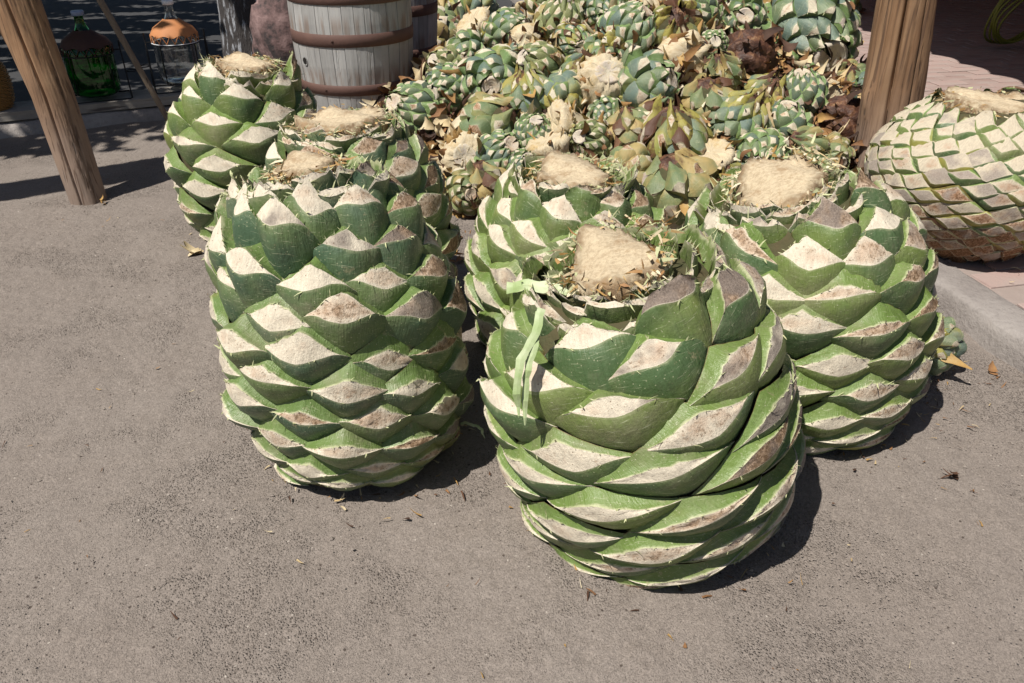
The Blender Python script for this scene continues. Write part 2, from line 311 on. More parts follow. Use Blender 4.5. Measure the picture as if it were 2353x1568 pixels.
def leaf(mb, P, u, n, r, al, R, W, Tl, Tu, Ln, q, qr, rng, nv=19, ns=6, nc=6, taper=3.0, bulge=.1, rag=.006, root=.05,
         fib=8, stain=0., gray=0., yel=0., dish=0., fan=.6, pw=1.6, mats=(0, 1, 2), maxs=.3, tr=None, flat=0., vc=.7, tk_tip=(.62, .5), tuck=.35):
    """a fleshy leaf base that grows from P and ends in a knife cut (plane with normal mostly n)."""
    d = cos(al)*u+sin(al)*n; e = cos(al)*n-sin(al)*u
    M = n+q*u+qr*r; M = M/np.linalg.norm(M); Q = P+d*(Ln/sin(al))
    v = np.linspace(-1, 1, nv); v = np.sign(v)*np.abs(v)**.92; phi = min(W/2/R, 1.25)
    asym = rng.uniform(-.16, .16); two = None
    if nv > 12 and rng.random() < .5:
        M2 = M+rng.choice([-1, 1])*rng.uniform(.25, .6)*r+rng.uniform(-.2, .6)*u; M2 /= np.linalg.norm(M2); two = (M2, Q+d*rng.uniform(-.004, .010))
    vv = v+asym*(1-v*v)
    tl = Tl*(1-np.abs(v)**pw)*(1+.06*np.sin(3*v+rng.random()*6)); tu = Tu*(1-np.abs(v)**1.6)
    base = np.outer(R*np.sin(vv*phi), r)-np.outer(R*(1-np.cos(vv*phi)), n)
    dv = np.outer(np.ones(nv)*cos(al), u)+sin(al)*(np.outer(np.cos(vv*phi*fan), n)+np.outer(np.sin(vv*phi*fan), r))
    grids = []; ends = []
    vcl, vcr = vc*rng.uniform(.88, 1.1), vc*rng.uniform(.88, 1.1); v0 = rng.uniform(-.06, .06); vn = np.where(v < v0, (v0-v)/vcl, (v-v0)/vcr)
    core_ = np.clip(1-vn**1.9, 0, 1); wing = np.clip((np.abs(v)-np.where(v < 0, vcl, vcr))/(1.001-np.where(v < 0, vcl, vcr)), 0, 1)
    for side, th in ((0, tl), (1, -tu)):
        tip = (Tl*tk_tip[0]*core_**.85+.0006*(1-wing)) if side == 0 else -(Tu*tk_tip[1]*core_**.9+.0006*(1-wing))
        S0 = base+np.outer(th, e); Sx = base+np.outer(tip, e)-np.outer(wing**1.4*tuck*Tl*2, n); dd = dv-taper*Sx-(tr or 0)*np.outer(Sx @ r, r)+flat*np.outer(R*(1-np.cos(vv*phi)), n)
        sc = -((P+Sx-Q) @ M)/np.maximum(dd @ M, .15)
        sc = sc+wob(nv, rng, .0022)
        if two is not None: sc = np.minimum(sc, -((P+Sx-two[1]) @ two[0])/np.maximum(dd @ two[0], .15))
        if side == 1: sc = sc+rng.normal(0, rag*.5, nv)*(1-v**4)+rag*.6
        sc = np.clip(sc, .004, maxs); sm = np.interp(0, v, sc); sc = np.where(wing > 0, np.minimum(sc, (np.minimum(sc, sm*1.15)-.006)*(1-wing)**1.5+.006), sc)
        G = np.zeros((ns, nv, 3)); D = np.zeros((ns, nv, 4)); U = np.zeros((ns, nv, 3)); ts = np.linspace(0, 1, ns)**.8
        for i, tt in enumerate(ts):
            s_ = -root+(sc+root)*tt
            b_ = tt**1.3; G[i] = P+S0*(1-b_)+Sx*b_+s_[:, None]*dd
            G[i] += np.outer(np.sin(pi*tt)*bulge*Tl*(1-v*v)*(1 if side == 0 else -.35), e)
            dist = (sc-s_)
            D[i, :, 0] = np.abs(v); D[i, :, 1] = np.clip(dist*6, 0, 1); D[i, :, 2] = side; D[i, :, 3] = yel
            U[i, :, 0] = v; U[i, :, 1] = dist*4; U[i, :, 2] = rng_seed(rng) if i == 0 else U[0, 0, 2]
        G[1:-1] += rng.normal(0, .0007, G[1:-1].shape)
        mb.grid(G, mats[0], D, U, flip=(side == 1)); ends.append(G[-1])
    cg = np.zeros((nc+1, nv, 3)); cd = np.zeros((nc+1, nv, 4)); cu = np.zeros((nc+1, nv, 3)); sd = rng_seed(rng)
    ph = rng.random(4)*6
    for k in range(nc+1):
        w_ = k/nc; cg[k] = ends[0]*(1-w_)+ends[1]*w_
        inner = 4*w_*(1-w_)*core_
        cg[k] += np.outer(inner*(dish+.0016*np.sin(7*v+ph[0]+5*w_)+.0012*np.sin(13*v+ph[1]-9*w_)), M)
        if 0 < k < nc: cg[k] += np.outer(rng.normal(0, .0010, nv)*core_, M)
        cd[k, :, 0] = np.maximum(np.clip(vn, 0, 1)**3, abs(2*w_-1)**2); cd[k, :, 1] = stain; cd[k, :, 2] = gray; cd[k, :, 3] = rng.random()
        cu[k, :, 0] = (cg[k]-P) @ r; cu[k, :, 1] = (cg[k]-P) @ u; cu[k, :, 2] = sd
    mb.grid(cg, mats[1], cd, cu)
    # torn fibres along the inner cut edge
    for _ in range(fib):
        j = rng.integers(2, nv-2); sd_ = 1 if rng.random() < .75 else 0
        p0 = ends[sd_][j]; L = rng.uniform(.006, .022)*(1 if rng.random() < .85 else 1.8); wd = rng.uniform(.0006, .0018)
        a = d*rng.uniform(-.3, .9)+r*rng.uniform(-1, 1)+n*rng.uniform(-.1, .7)+u*rng.uniform(-.2, .6); a /= np.linalg.norm(a); b = np.cross(a, rng.normal(size=3)); b /= np.linalg.norm(b)
        c_ = np.cross(a, b)*rng.uniform(-.6, .6)
        pts = [p0-b*wd, p0+b*wd, p0+a*L*.55+c_*L*.2+b*wd*.8, p0+a*L*.55+c_*L*.2-b*wd*.8, p0+a*L+c_*L*.8]
        mb.add(pts, [(0, 1, 2, 3), (3, 2, 4)], mats[2], (1, 0, 1, 0), None, False)
def rng_seed(rng): return float(rng.random()*8)

GOLD = pi*(3-sqrt(5))
def heart_parts(Rm, H, prof, N, parent, rng, mats, chir=1, th0=0., zlo=.05, zhi=.92, core_k=.89, aspect=1.9, al0=.50, al1=.60,
                q0=.08, q1=.42, qb=.30, Lk=.125, taper=1.2, nv=25, ns=6, nc=6, fib=8, stainf=None, bottom_yel=None, size_top=.6, wk=1.08, tk=1.0, vc=.64, tk_tip=(.52, .50),
                dish=.0, rag=.006, fan=.15, bulge=.36, pw=1.4, tr=0, flat=0, skip=None, Lvar=.15, root=.05, leafname='leaf_base', special=None):
    """leaf bases on a spiral lattice round a core; every one a part of its own"""
    ts = np.linspace(0, 1, 200)
    px = np.array([p[0] for p in prof]); pr = np.array([p[1] for p in prof])
    def cs(x):      # smooth interpolation
        f = lambda y: np.interp(y, px, pr)
        return (f(x-.04)+f(x)*2+f(x+.04))/4
    Rc = cs(ts)*Rm*core_k; Z = zlo*H+(zhi-zlo)*H*ts
    dR = np.gradient(Rc, ts); dZ = np.gradient(Z, ts); dl = np.sqrt(dR**2+dZ**2)
    sz = np.interp(ts, [0, .1, .3, .6, 1], [.45, .7, 1, 1, size_top])      # relative cell area
    dens = 2*pi*Rc*dl/sz; cum = np.concatenate([[0], np.cumsum((dens[1:]+dens[:-1])/2*np.diff(ts))]); cum /= cum[-1]
    mb = MB()
    G = [[(Rc[i]*1.0*cos(a), Rc[i]*1.0*sin(a), Z[i]) for a in np.linspace(0, 2*pi, 32, endpoint=False)] for i in range(0, 200, 12)]
    G = [[(0.001*cos(a), .001*sin(a), Z[0]) for a in np.linspace(0, 2*pi, 32, endpoint=False)]]+G+[[(.001*cos(a), .001*sin(a), Z[-1]) for a in np.linspace(0, 2*pi, 32, endpoint=False)]]
    mb.grid(np.array(G), 0, None, closed=True); mb.build('core', [CORE], parent)
    objs = []; rest = MB()
    if N > 300:      # the ones turned to the camera are parts of their own
        cd_ = parent.matrix_basis.to_3x3().inverted() @ (Vector((0, 0, CAMH))-parent.location); ca = atan2(cd_.y, cd_.x)
        fac = [-cos(th0+chir*i*GOLD-ca)-.35*(i/N) for i in range(N)]; order = np.argsort(np.argsort(fac))
    for i in range(N):
        tt = float(np.interp((i+.5)/N, cum, ts)); k = int(tt*199)
        R = Rc[k]; th = th0+chir*i*GOLD
        n2 = np.array([cos(th), sin(th), 0]); rr = np.array([-sin(th), cos(th), 0])
        uu = (n2*dR[k]+np.array([0, 0, 1])*dZ[k])/dl[k]; nn = np.cross(rr, uu); nn /= np.linalg.norm(nn)
        if nn @ n2 < 0: nn = -nn
        Pp = n2*R+np.array([0, 0, Z[k]])
        Ac = sz[k]*np.trapezoid(dens, ts)/N if hasattr(np, 'trapezoid') else sz[k]*np.trapz(dens, ts)/N
        h = Ac/(2*pi*R)
        best = None
        for kk in (1, 2, 3, 5, 8, 13, 21):
            ang = (kk*GOLD+pi) % (2*pi)-pi
            Wd = abs(ang)*R; Lv = 2*Ac/max(Wd, 1e-6)
            sc = abs(math.log(Wd/Lv/aspect))
            if Wd < 2.3*R and (best is None or sc < best[0]): best = (sc, Wd, Lv, math.copysign(1, ang)*chir, kk)
        _, Wd, Lv, sg, kk = best
        tilt = math.atan2(kk*h, Wd)*sg
        r2 = rr*cos(tilt)+uu*sin(tilt); u2 = uu*cos(tilt)-rr*sin(tilt)
        al = (al0+(al1-al0)*tt)+rng.normal(0, .04)
        q = q0+(q1-q0)*tt+qb*max(0, 1-tt/.3)+rng.normal(0, .10); qr = rng.normal(0, .18)
        Ln = Rm*Lk*(1+rng.normal(0, Lvar))*np.interp(tt, [0, .2, .85, 1], [.5, 1, 1, .85])
        T = Lv*sin(al)*tk
        stn, gr = stainf(tt, th, rng) if stainf else (rng.uniform(0, .4), 0)
        kw = dict(q=q, qr=qr, Ln=Ln, al=al)
        if special and i in special: kw.update(special[i])
        yel = bottom_yel(tt, rng) if bottom_yel else 0
        far_ = N > 300 and order[i] >= 295
        m_ = rest if far_ else MB()
        leaf(m_, Pp, u2, nn, r2, kw['al'], R, Wd*wk*(1+rng.normal(0, .03)), T*(.45+.15*tt)*(1+rng.normal(0, .08)), T*(.90-.50*tt), kw['Ln'], kw['q'], kw['qr'], rng, nv, ns, nc, taper, bulge, rag,
             root, fib, stn, gr, yel, dish*rng.uniform(.2, 1), fan, pw, tr=tr, flat=flat*(1-.6*tt), vc=float(np.clip(vc+rng.normal(0, .05), .5, .95)), tk_tip=(tk_tip[0]*rng.uniform(.85, 1.15), tk_tip[1]*rng.uniform(.75, 1.2)))
        if not far_: objs.append(m_.build(leafname, mats, parent))
    if rest.n: tag(rest.build('leaf_bases_behind', mats, parent), kind='stuff')
    return objs, Rc, Z

FIBO = (1, 2, 3, 5, 8, 13, 21, 34, 55)
def heart_cells(Rm, H, prof, N, k, parent, rng, mats, chir=1, th0=0., zlo=.0, zhi=.94, hk=.25, lean=(.40, .70), yc=(.08, .18), ch=(.22, .40), vc=.74,
                nv=23, rows=(7, 5, 5), fib=18, stainf=None, yelf=None, size_top=.5, size_bot=.42, rag=.05, name='leaf_base', hjit=.26, over=1.06, overA=1.0, overB=1.0, vlow=.75, ridge=1.8, slope=(.80, 1.0), topgrow=.25, dish=.0, cutp=1.7, scuff=1.):
    """flush leaf bases on a spiral lattice: every one fills its diamond of the body and swells out to a ridge that the knife has cut away"""
    ts = np.linspace(0, 1, 240); px = np.array([p[0] for p in prof]); pr = np.array([p[1] for p in prof]); f = lambda y: np.interp(y, px, pr)
    Rc = (f(ts-.04)+f(ts)*2+f(ts+.04))/4*Rm; Z = H*(zlo+(zhi-zlo)*ts); dl = np.hypot(np.gradient(Rc, ts), np.gradient(Z, ts)); L = np.concatenate([[0], np.cumsum((dl[1:]+dl[:-1])/2*np.diff(ts))])
    dR = np.gradient(Rc, L); dZ = np.gradient(Z, L)
    sz = np.interp(ts, [0, .25, .6, 1], [size_bot, 1, 1, size_top]); dens = 2*pi*Rc*dl/sz; cum = np.concatenate([[0], np.cumsum((dens[1:]+dens[:-1])/2*np.diff(ts))]); tot = cum[-1]; cum /= tot
    mb = MB(); a32 = np.linspace(0, 2*pi, 40, endpoint=False); kc = Rm*.03
    G = [[((Rc[i]-kc)*cos(a), (Rc[i]-kc)*sin(a), Z[i]) for a in a32] for i in list(range(0, 240, 10))+[239]]
    G = [[(.001*cos(a), .001*sin(a), Z[0]) for a in a32]]+G+[[(.001*cos(a), .001*sin(a), Z[-1]) for a in a32]]
    mb.grid(np.array(G), 0, None, closed=True); mb.build('core', [CORE], parent)
    kB = FIBO[FIBO.index(k)+3]; wrap = lambda x: (x+pi) % (2*pi)-pi
    aA = wrap(k*GOLD); aB = wrap(kB*GOLD); sgn = math.copysign(1, aA); aA *= sgn
    def surf(th, l):
        R = np.interp(l, L, Rc); z = np.interp(l, L, Z); r_ = np.interp(l, L, dR); z_ = np.interp(l, L, dZ); q = np.hypot(r_, z_); r_ = r_/q; z_ = z_/q
        l_ = l; z = z+np.minimum(l, 0)*.6+np.clip(l-L[-1], 0, .012)
        c, s_ = np.cos(th), np.sin(th); P = np.stack([R*c, R*s_, z], -1); n = np.stack([z_*c, z_*s_, -r_], -1); u = np.stack([r_*c, r_*s_, z_], -1); return P, n, u
    for i in range(N):
        tt = float(np.interp((i+.5)/N, cum, ts)); l0 = float(np.interp(tt, ts, L)); R = float(np.interp(tt, ts, Rc)); Ac = float(np.interp(tt, ts, sz))*tot/N; hh = Ac/(2*pi*R)
        Av = np.array([aA*chir, k*hh*sgn])*.5*over*overA; Bv = np.array([aB*chir, kB*hh])*.5*over*overB; Lv = 2*np.hypot(Bv[0]*R, Bv[1]); Wd = 2*np.hypot(Av[0]*R, Av[1])
        Hc0 = hk*min(Lv, Wd*1.1)*(1+topgrow*max(0, tt-.5)*2)*(1+rng.normal(0, hjit)); ln = lean[0]+(lean[1]-lean[0])*tt+rng.normal(0, .06)
        v = np.linspace(-1, 1, nv); v = np.sign(v)*np.abs(v)**.9; v0 = rng.uniform(-.14, .14); vq = vc*float(np.interp(tt, [0, .5], [vlow, 1])); va, vb = vq*rng.uniform(.70, 1.2), vq*rng.uniform(.70, 1.2)
        cc = np.clip(1-np.where(v < v0, (v0-v)/va, (v-v0)/vb)**cutp, 0, 1)**.9
        yc_ = yc[0]+(yc[1]-yc[0])*tt+rng.normal(0, .05); c1 = float(np.interp(tt, [0, .55, 1], [ch[0], ch[1], ch[1]]))*rng.uniform(.6, 1.3); c2 = c1*rng.uniform(.6, 1.1)
        tiltc = rng.normal(0, .12); nz = wob(nv, rng, .022); nz2 = wob(nv, rng, .035)+rng.normal(0, rag*.5, nv)
        y1 = yc_+tiltc*v-c1*cc+nz*(cc > 0); y2 = np.minimum(.93, yc_+tiltc*v+c2*cc+nz2*(cc > 0)); y2 = np.maximum(y2, y1+.004)
        rid = (1-np.abs(v)**ridge)**.85; H1 = Hc0*rid*(1-.12*cc); H2 = H1*(slope[0]+(slope[1]-slope[0])*tt)*(1+wob(nv, rng, .03)); fac2 = rng.normal(0, .10)
        H1 = H1*(1+fac2*v); H2 = H2*(1+fac2*v)
        if nv > 16 and rng.random() < .45:                    # a second knife stroke makes a facet
            kx = rng.uniform(-.3, .3); sl_ = rng.choice([-1, 1])*rng.uniform(.25, .6); dd = np.clip((v-kx)*sl_, 0, 1)*cc; H1 = H1*(1-dd*.5); H2 = H2*(1-dd*.8)
        half = (1-np.abs(v)**1.0); hlow = (1-np.abs(v)**1.45); jx, jl = rng.normal(0, .04)*aA, rng.normal(0, .045)*Lv
        def pos(y, h):
            """y: rows x nv in -1..1 ; h metres"""
            hf = np.where(y < 0, hlow[None, :], half[None, :]); th = th0+chir*i*GOLD+jx+v[None, :]*Av[0]+y*hf*Bv[0]; l = l0+jl+v[None, :]*Av[1]+y*hf*Bv[1]
            P, n, u = surf(th, l); return P+h[..., None]*(n+ln*u)
        st, gr = stainf(tt, th0+chir*i*GOLD, rng) if stainf else (.2, 0); yel = yelf(tt, rng) if yelf else 0; sd = rng_seed(rng); m_ = MB()
        def emit(Y, Hh, mi, side, flip=False):
            P = pos(Y, Hh); P[1:-1, 1:-1] += rng.normal(0, .0006, P[1:-1, 1:-1].shape); n_ = len(Y); D = np.zeros((n_, nv, 4)); U = np.zeros((n_, nv, 3))
            if mi == 0:
                D[..., 0] = np.maximum(np.abs(v), np.clip((Y-.68)/.30, 0, 1)*1.0 if side else 0); e_ = (y1[None, :]-Y) if side == 0 else (Y-y2[None, :]); D[..., 1] = np.clip(e_*Lv*.5*20+(cc[None, :] == 0)*.22, 0, 1); D[..., 2] = side; D[..., 3] = yel
                U[..., 0] = v*Wd*2.5; U[..., 1] = Y*Lv*1.5; U[..., 2] = sd
            else:
                w_ = np.linspace(0, 1, n_)[:, None]; D[..., 0] = np.maximum(1-cc[None, :]**.6, np.abs(2*w_-1)**3); D[..., 1] = st; D[..., 2] = gr; D[..., 3] = sd/8
                U[..., 0] = v*Wd*.5; U[..., 1] = Y*Lv*.5; U[..., 2] = sd
            m_.grid(P, mi, D, U); return P
        q = np.linspace(0, 1, rows[0])[:, None]; hl = -.055*Lv; Ya = -1+(y1[None, :]+1)*q**.9; Ha = hl+(H1[None, :]-hl)*(np.sin(q*pi/2)**.85); emit(Ya, Ha, 0, 0)
        q = np.linspace(0, 1, rows[1])[:, None]; Yb = y1+(y2-y1)*q; Hb = H1+(H2-H1)*q+np.sin(q*pi)*cc*(dish*Lv+.0022*np.sin(9*v+sd)+.0016*np.sin(17*v-sd+6*q)); Hb[1:-1] += rng.normal(0, .0009, Hb[1:-1].shape)*(cc > 0); Pb = emit(Yb, Hb, 1, 0)
        q = np.linspace(0, 1, rows[2])[:, None]; hu = .03*Lv*(1+rng.normal(0, .8))*(1+.5*wob(nv, rng, 1.0))*(1-np.abs(v)**6); Yc = y2+(1.04-y2)*q; Hc_ = H2+(hu-H2)*q**.75; Hc_[-1] += rng.normal(0, .0018*scuff, nv); emit(Yc, Hc_, 0, 1)
        dnm = Lv/.15
        for _ in range(fib):
            j = rng.integers(int(nv*.2), int(nv*.8)); top = rng.random() < .8; p0 = Pb[-1 if top else 0, j]; Ll = rng.uniform(.003, .012)*dnm*(1 if rng.random() < .9 else 1.9); wd = rng.uniform(.0005, .0020)*dnm
            _, n0, u0 = surf(np.array(th0+chir*i*GOLD), np.array(l0)); a = n0*rng.uniform(.0, .6)+u0*(rng.uniform(.0, 1) if top else rng.uniform(-1, 0))+np.cross(n0, u0)*rng.uniform(-1.2, 1.2); a /= np.linalg.norm(a)
            b = np.cross(a, rng.normal(size=3)); b /= np.linalg.norm(b); c_ = np.cross(a, b)*rng.uniform(-.6, .6)
            m_.add([p0-b*wd, p0+b*wd, p0+a*Ll*.55+c_*Ll*.2+b*wd*.8, p0+a*Ll*.55+c_*Ll*.2-b*wd*.8, p0+a*Ll+c_*Ll*.8], [(0, 1, 2, 3), (3, 2, 4)], 2, (1, 0, 1, 0), None, False)
        m_.build(name, mats, parent)

def stump(parent, R, z, rng, h=.05, tilt=(0, 0), n=40, fibres=260, tear=.010, mat=None, base=.12, name='cut_top', facet=0):
    """the sawn heart top: ragged rim, uneven fibrous face"""
    mb = MB(); rings = [0, .2, .4, .55, .7, .8, .9, 1.0]; n = 64; a = np.linspace(0, 2*pi, n, endpoint=False)
    rim = 1+.09*np.sin(2*a+rng.random()*6)+.07*np.sin(3*a+rng.random()*6)+.04*np.sin(7*a+rng.random()*6)+rng.normal(0, .02, n)
    G = []
    for q in rings:
        rr = R*q*rim; x = rr*np.cos(a); y = rr*np.sin(a)
        zz = z+x*tilt[0]+y*tilt[1]+(tear*.9*np.sin(x*34+1+y*20)+tear*.7*np.sin(y*45+x*30)+tear*.25*np.sin(x*160-y*90)+tear*.25*np.sin(y*190+x*70))*(.45+.7*q**3)+rng.normal(0, tear*.25, n)*q**2-facet*np.abs(x+.25*R+.2*y)
        if q == 0: zz = np.full(n, z)
        if q == 1.0: zz = zz-tear*rng.random(n)*1.3
        G.append(np.stack([x, y, zz], 1))
    for q, dz in ((1.02, -.35), (.98, -.8), (1.1, -1.3)):
        rr = R*q*rim*(1+rng.normal(0, .015, n)); x = rr*np.cos(a); y = rr*np.sin(a)
        G.append(np.stack([x, y, np.full(n, z)+dz*base+rng.normal(0, .003, n)+x*tilt[0]+y*tilt[1]], 1))
    DD = np.zeros((len(G), n, 4)); DD[5, :, 0] = .25; DD[6, :, 0] = .5; DD[7:, :, 0] = .85; DD[8:, :, 0] = 1
    mb.grid(np.array(G), 0, DD, closed=True, smooth=True)
    o = mb.build(name, [mat or STUMP], parent)
    if fibres:
        fb = MB()
        for _ in range(fibres):
            th = rng.random()*2*pi; rr = R*(rng.uniform(.85, 1.25)); p = np.array([rr*cos(th), rr*sin(th), z-rng.uniform(0, .03)])
            p[2] += p[0]*tilt[0]+p[1]*tilt[1]
            L = rng.uniform(.010, .045); wd = rng.uniform(.0008, .0045)
            dr = np.array([cos(th)*rng.uniform(-.2, 1)+rng.normal(0, .5), sin(th)*rng.uniform(-.2, 1)+rng.normal(0, .5), rng.uniform(-.5, .25)]); dr /= np.linalg.norm(dr)
            b = np.cross(dr, rng.normal(size=3)); b /= np.linalg.norm(b); c_ = np.cross(dr, b)*rng.uniform(-.7, .7)
            pts = [p-b*wd, p+b*wd, p+dr*L*.5+c_*L*.15+b*wd, p+dr*L*.5+c_*L*.15-b*wd, p+dr*L+c_*L*.7]
            fb.add(pts, [(0, 1, 2, 3), (3, 2, 4)], 0 if rng.random() < .25 else 1, (rng.uniform(.45, .95), 0, 0, 0), None, False)
        f = fb.build('torn_fibres', [FIB, DRY], parent); tag(f, kind='stuff')
    return o

def ribbon(mb, P, d, nrm, L, W, rng, tint, curl=1.5, twist=1.0, n=7, mi=0, cup=.3):
    """a thin torn or dried leaf strip"""
    d = np.array(d, float); d /= np.linalg.norm(d); nrm = np.array(nrm, float); p = np.array(P, float)
    b = np.cross(d, nrm); b /= np.linalg.norm(b)+1e-9; nr = np.cross(b, d)
    G = []; U = []
    tw = rng.uniform(-twist, twist); cu = rng.uniform(.3, 1)*curl*rng.choice([-1, 1]); sd = rng.random()*9
    for i in range(n):
        s_ = i/(n-1); w_ = W*(1-.85*s_**1.6)*(1+rng.normal(0, .12))*.5
        ang = tw*s_; bb = b*cos(ang)+nr*sin(ang); cc = np.cross(d, bb)
        G.append([p-bb*w_, p-bb*w_*.45+cc*w_*cup, p+bb*w_*.45+cc*w_*cup, p+bb*w_]); U.append([(-1, s_*L*8, sd), (-.4, s_*L*8, sd), (.4, s_*L*8, sd), (1, s_*L*8, sd)])
        p = p+d*L/(n-1); d = d+nr*cu/(n-1); d /= np.linalg.norm(d); nr = np.cross(b, d)
    mb.grid(np.array(G), mi, (tint, 0, 0, 0), np.array(U))

# ================================================================ GROUND
def smoothn(x, y, seed=0):
    rg = np.random.default_rng(seed); z = 0
    for k in range(9):
        f = 1.3*1.45**k; a = rg.random()*2*pi; z = z+np.sin((x*cos(a)+y*sin(a))*f*2+rg.random()*6)*np.sin((y*cos(a+1)-x*sin(a+1))*f*1.7+rg.random()*6)/1.35**k
    return z
def dense(lo, hi, step, far, grow=1.35):
    xs = list(np.arange(lo, hi, step)); a, b = [], []; s = step; x = lo
    while x > -far: s *= grow; x -= s; a.append(x)
    s = step; x = xs[-1]
    while x < far: s *= grow; x += s; b.append(x)
    return np.array(a[::-1]+xs+b)
gx = dense(-2.4, 2.0, .011, 80, 1.25); gy = dense(.45, 4.0, .011, 80, 1.25)
GX, GY = np.meshgrid(gx, gy); 
gz = .0042*smoothn(GX, GY, 3)+.0022*smoothn(GX*5, GY*5, 4)+RNG.normal(0, 1, GX.shape)*np.where(smoothn(GX*.8, GY*.8, 12) > .2, .0022, .0010)
inner = (GX > -3.2) & (GX < 2.6) & (GY > -.2) & (GY < 5.4)
gz = np.where(inner, gz, -.004)
mb = MB(); mb.grid(np.stack([GX, GY, gz], 2), 0); tag(mb.build('ground', [DIRT]), 'grey-brown packed dirt yard with fine grit', kind='structure')

def blob(mb, c, r, rng, mi=0, dat=None):
    V = np.array([[1, 0, 0], [-1, 0, 0], [0, 1, 0], [0, -1, 0], [0, 0, 1], [0, 0, -1]], float)*r*rng.uniform(.6, 1.3, (6, 1)); V[:, 2] *= .7
    a = rng.random()*6; Rz = np.array([[cos(a), -sin(a), 0], [sin(a), cos(a), 0], [0, 0, 1]]); V = V @ Rz.T
    mb.add(V+np.array(c), [(0, 2, 4), (2, 1, 4), (1, 3, 4), (3, 0, 4), (2, 0, 5), (1, 2, 5), (3, 1, 5), (0, 3, 5)], mi, dat, None, False)
mb = MB(); rg = np.random.default_rng(5); k = 0
while k < 26000:
    x = rg.uniform(-2.4, 2.2); y = 0.5+rg.random()**1.4*4.0
    if smoothn(np.array(x*1.3), np.array(y*1.3), 9) < rg.uniform(-1.0, 2.2): continue
    blob(mb, (x, y, .002), rg.uniform(.0010, .0030) if rg.random() < .985 else rg.uniform(.004, .007), rg); k += 1
tag(mb.build('gravel', [GRIT]), 'small soil crumbs and grit scattered over the dirt', 'grit', kind='stuff')
mb = MB(); PZb = .105
for k in range(420):
    x = rg.uniform(-2.2, 2.2); y = 0.6+rg.random()**1.3*3.8; th = rg.random()*6
    if rg.random() < .35: x, y = 1.25+rg.normal(0, .2), 2.2+rg.normal(0, .25)
    ribbon(mb, (x, y, .006), (cos(th), sin(th), .05), (0, 0, 1), rg.uniform(.006, .035), rg.uniform(.0015, .005), rg, rg.uniform(.1, .9), n=3)
for bx, by, br in ((.385, 1.6, .27), (-.41, 1.83, .22), (.93, 2.08, .27), (-1.18, 3.42, .23), (-.53, 2.6, .25), (2.15, 3.0, .3)):
    for k in range(70):
        th = rg.random()*2*pi; rr = br+abs(rg.normal(0, .07)); zz = PZb if bx > 2 else 0
        ribbon(mb, (bx+rr*cos(th), by+rr*sin(th), .008+zz), (rg.normal(), rg.normal(), .1), (0, 0, 1), rg.uniform(.008, .04), rg.uniform(.002, .008), rg, rg.uniform(.1, 1), n=4)
tag(mb.build('leaf_litter', [DRY]), 'tiny straw bits and leaf chips strewn on the dirt', 'litter', kind='stuff')

# ---- raised brick paving with its kerb, right
KD = Vector((-.2, .98, 0)).normalized(); KN = Vector((KD.y, -KD.x, 0))          # along the kerb, away to the right
K0 = Vector((1.69, 2.17, 0)); PZ = .105
def kp(a, b, z=0): v = K0+KD*a+KN*b; return (v.x, v.y, z)
mb = MB(); nseg = 260; A_ = np.linspace(-2.5, 12, nseg); prof = [(-.004, 0), (.0, PZ*.5), (.004, PZ*.90), (.016, PZ*.985), (.05, PZ), (.10, PZ+.001), (.155, PZ), (.163, PZ-.003), (.165, 0)]
G = []
for a in A_:
    G.append([np.array(kp(a, b+RNG.normal(0, .004), z+RNG.normal(0, .0018))) for b, z in prof])
mb.grid(np.array(G), 0, flip=False); tag(mb.build('kerb', [CONC]), 'worn concrete kerb along the edge of the brick paving', kind='structure')
mb = MB(); mb.add([kp(-2.5, .165, PZ-.007), kp(30, .165, PZ-.007), kp(30, 25, PZ-.007), kp(-2.5, 25, PZ-.007)], [(0, 3, 2, 1)], 0)
pav = tag(mb.build('brick_paving', [DUST]), 'dusty rose-grey brick paving right of the kerb', kind='structure')
bm_ = []
for k in range(4):
    b = MB(); L, Wd, hh = .236, .112, .012; G = []
    for zz, s_ in ((-hh, 1), (-.002, 1), (.0, .97)):
        G.append([np.array((sx*L/2*s_+RNG.normal(0, .0012), sy*Wd/2*s_+RNG.normal(0, .0012), zz)) for sx, sy in ((-1, -1), (1, -1), (1, 1), (-1, 1))])
    b.grid(np.array(G), 0, closed=True, smooth=False); b.add(G[-1], [(0, 1, 2, 3)], 0, smooth=False); bm_.append(b.build('brick', [BRICK], obj=False))
cells = []
ang = atan2(KD.y, KD.x)
for i in range(-4, 62):
    for j in range(0, 24):
        a = i*.122; b = .165+.125+j*.246+(.123 if i % 2 else 0)
        cells.append((a, b))
def vis(p):
    d = Vector(p)-Vector((0, 0, CAMH)); z = d.y*cos(PITCH)-d.z*sin(PITCH); yy = (d.y*sin(PITCH)+d.z*cos(PITCH))/z*FPX; xx = d.x/z*FPX
    return z > 0 and 700 < xx < 1260 and yy < 830
cells = [c_ for c_ in cells if vis(kp(c_[0], c_[1], PZ))]
cells.sort(key=lambda c_: (Vector(kp(c_[0], c_[1], PZ))).length)
far = MB()
for idx, (a, b) in enumerate(cells):
    p = kp(a, b, PZ+RNG.normal(0, .0012)); rz = ang-pi/2+RNG.normal(0, .008)
    if idx < 290:
        o = bpy.data.objects.new('brick', bm_[idx % 4]); C.objects.link(o); o.parent = pav; o.location = p; o.rotation_euler = (RNG.normal(0, .006), RNG.normal(0, .006), rz)
    else:
        Rm_ = np.array(Matrix.Rotation(rz, 3, 'Z')); far.box((p[0], p[1], p[2]-.007), (.118, .056, .007), Rm_)
if far.n: tag(far.build('brick_field', [BRICK], pav), kind='stuff')

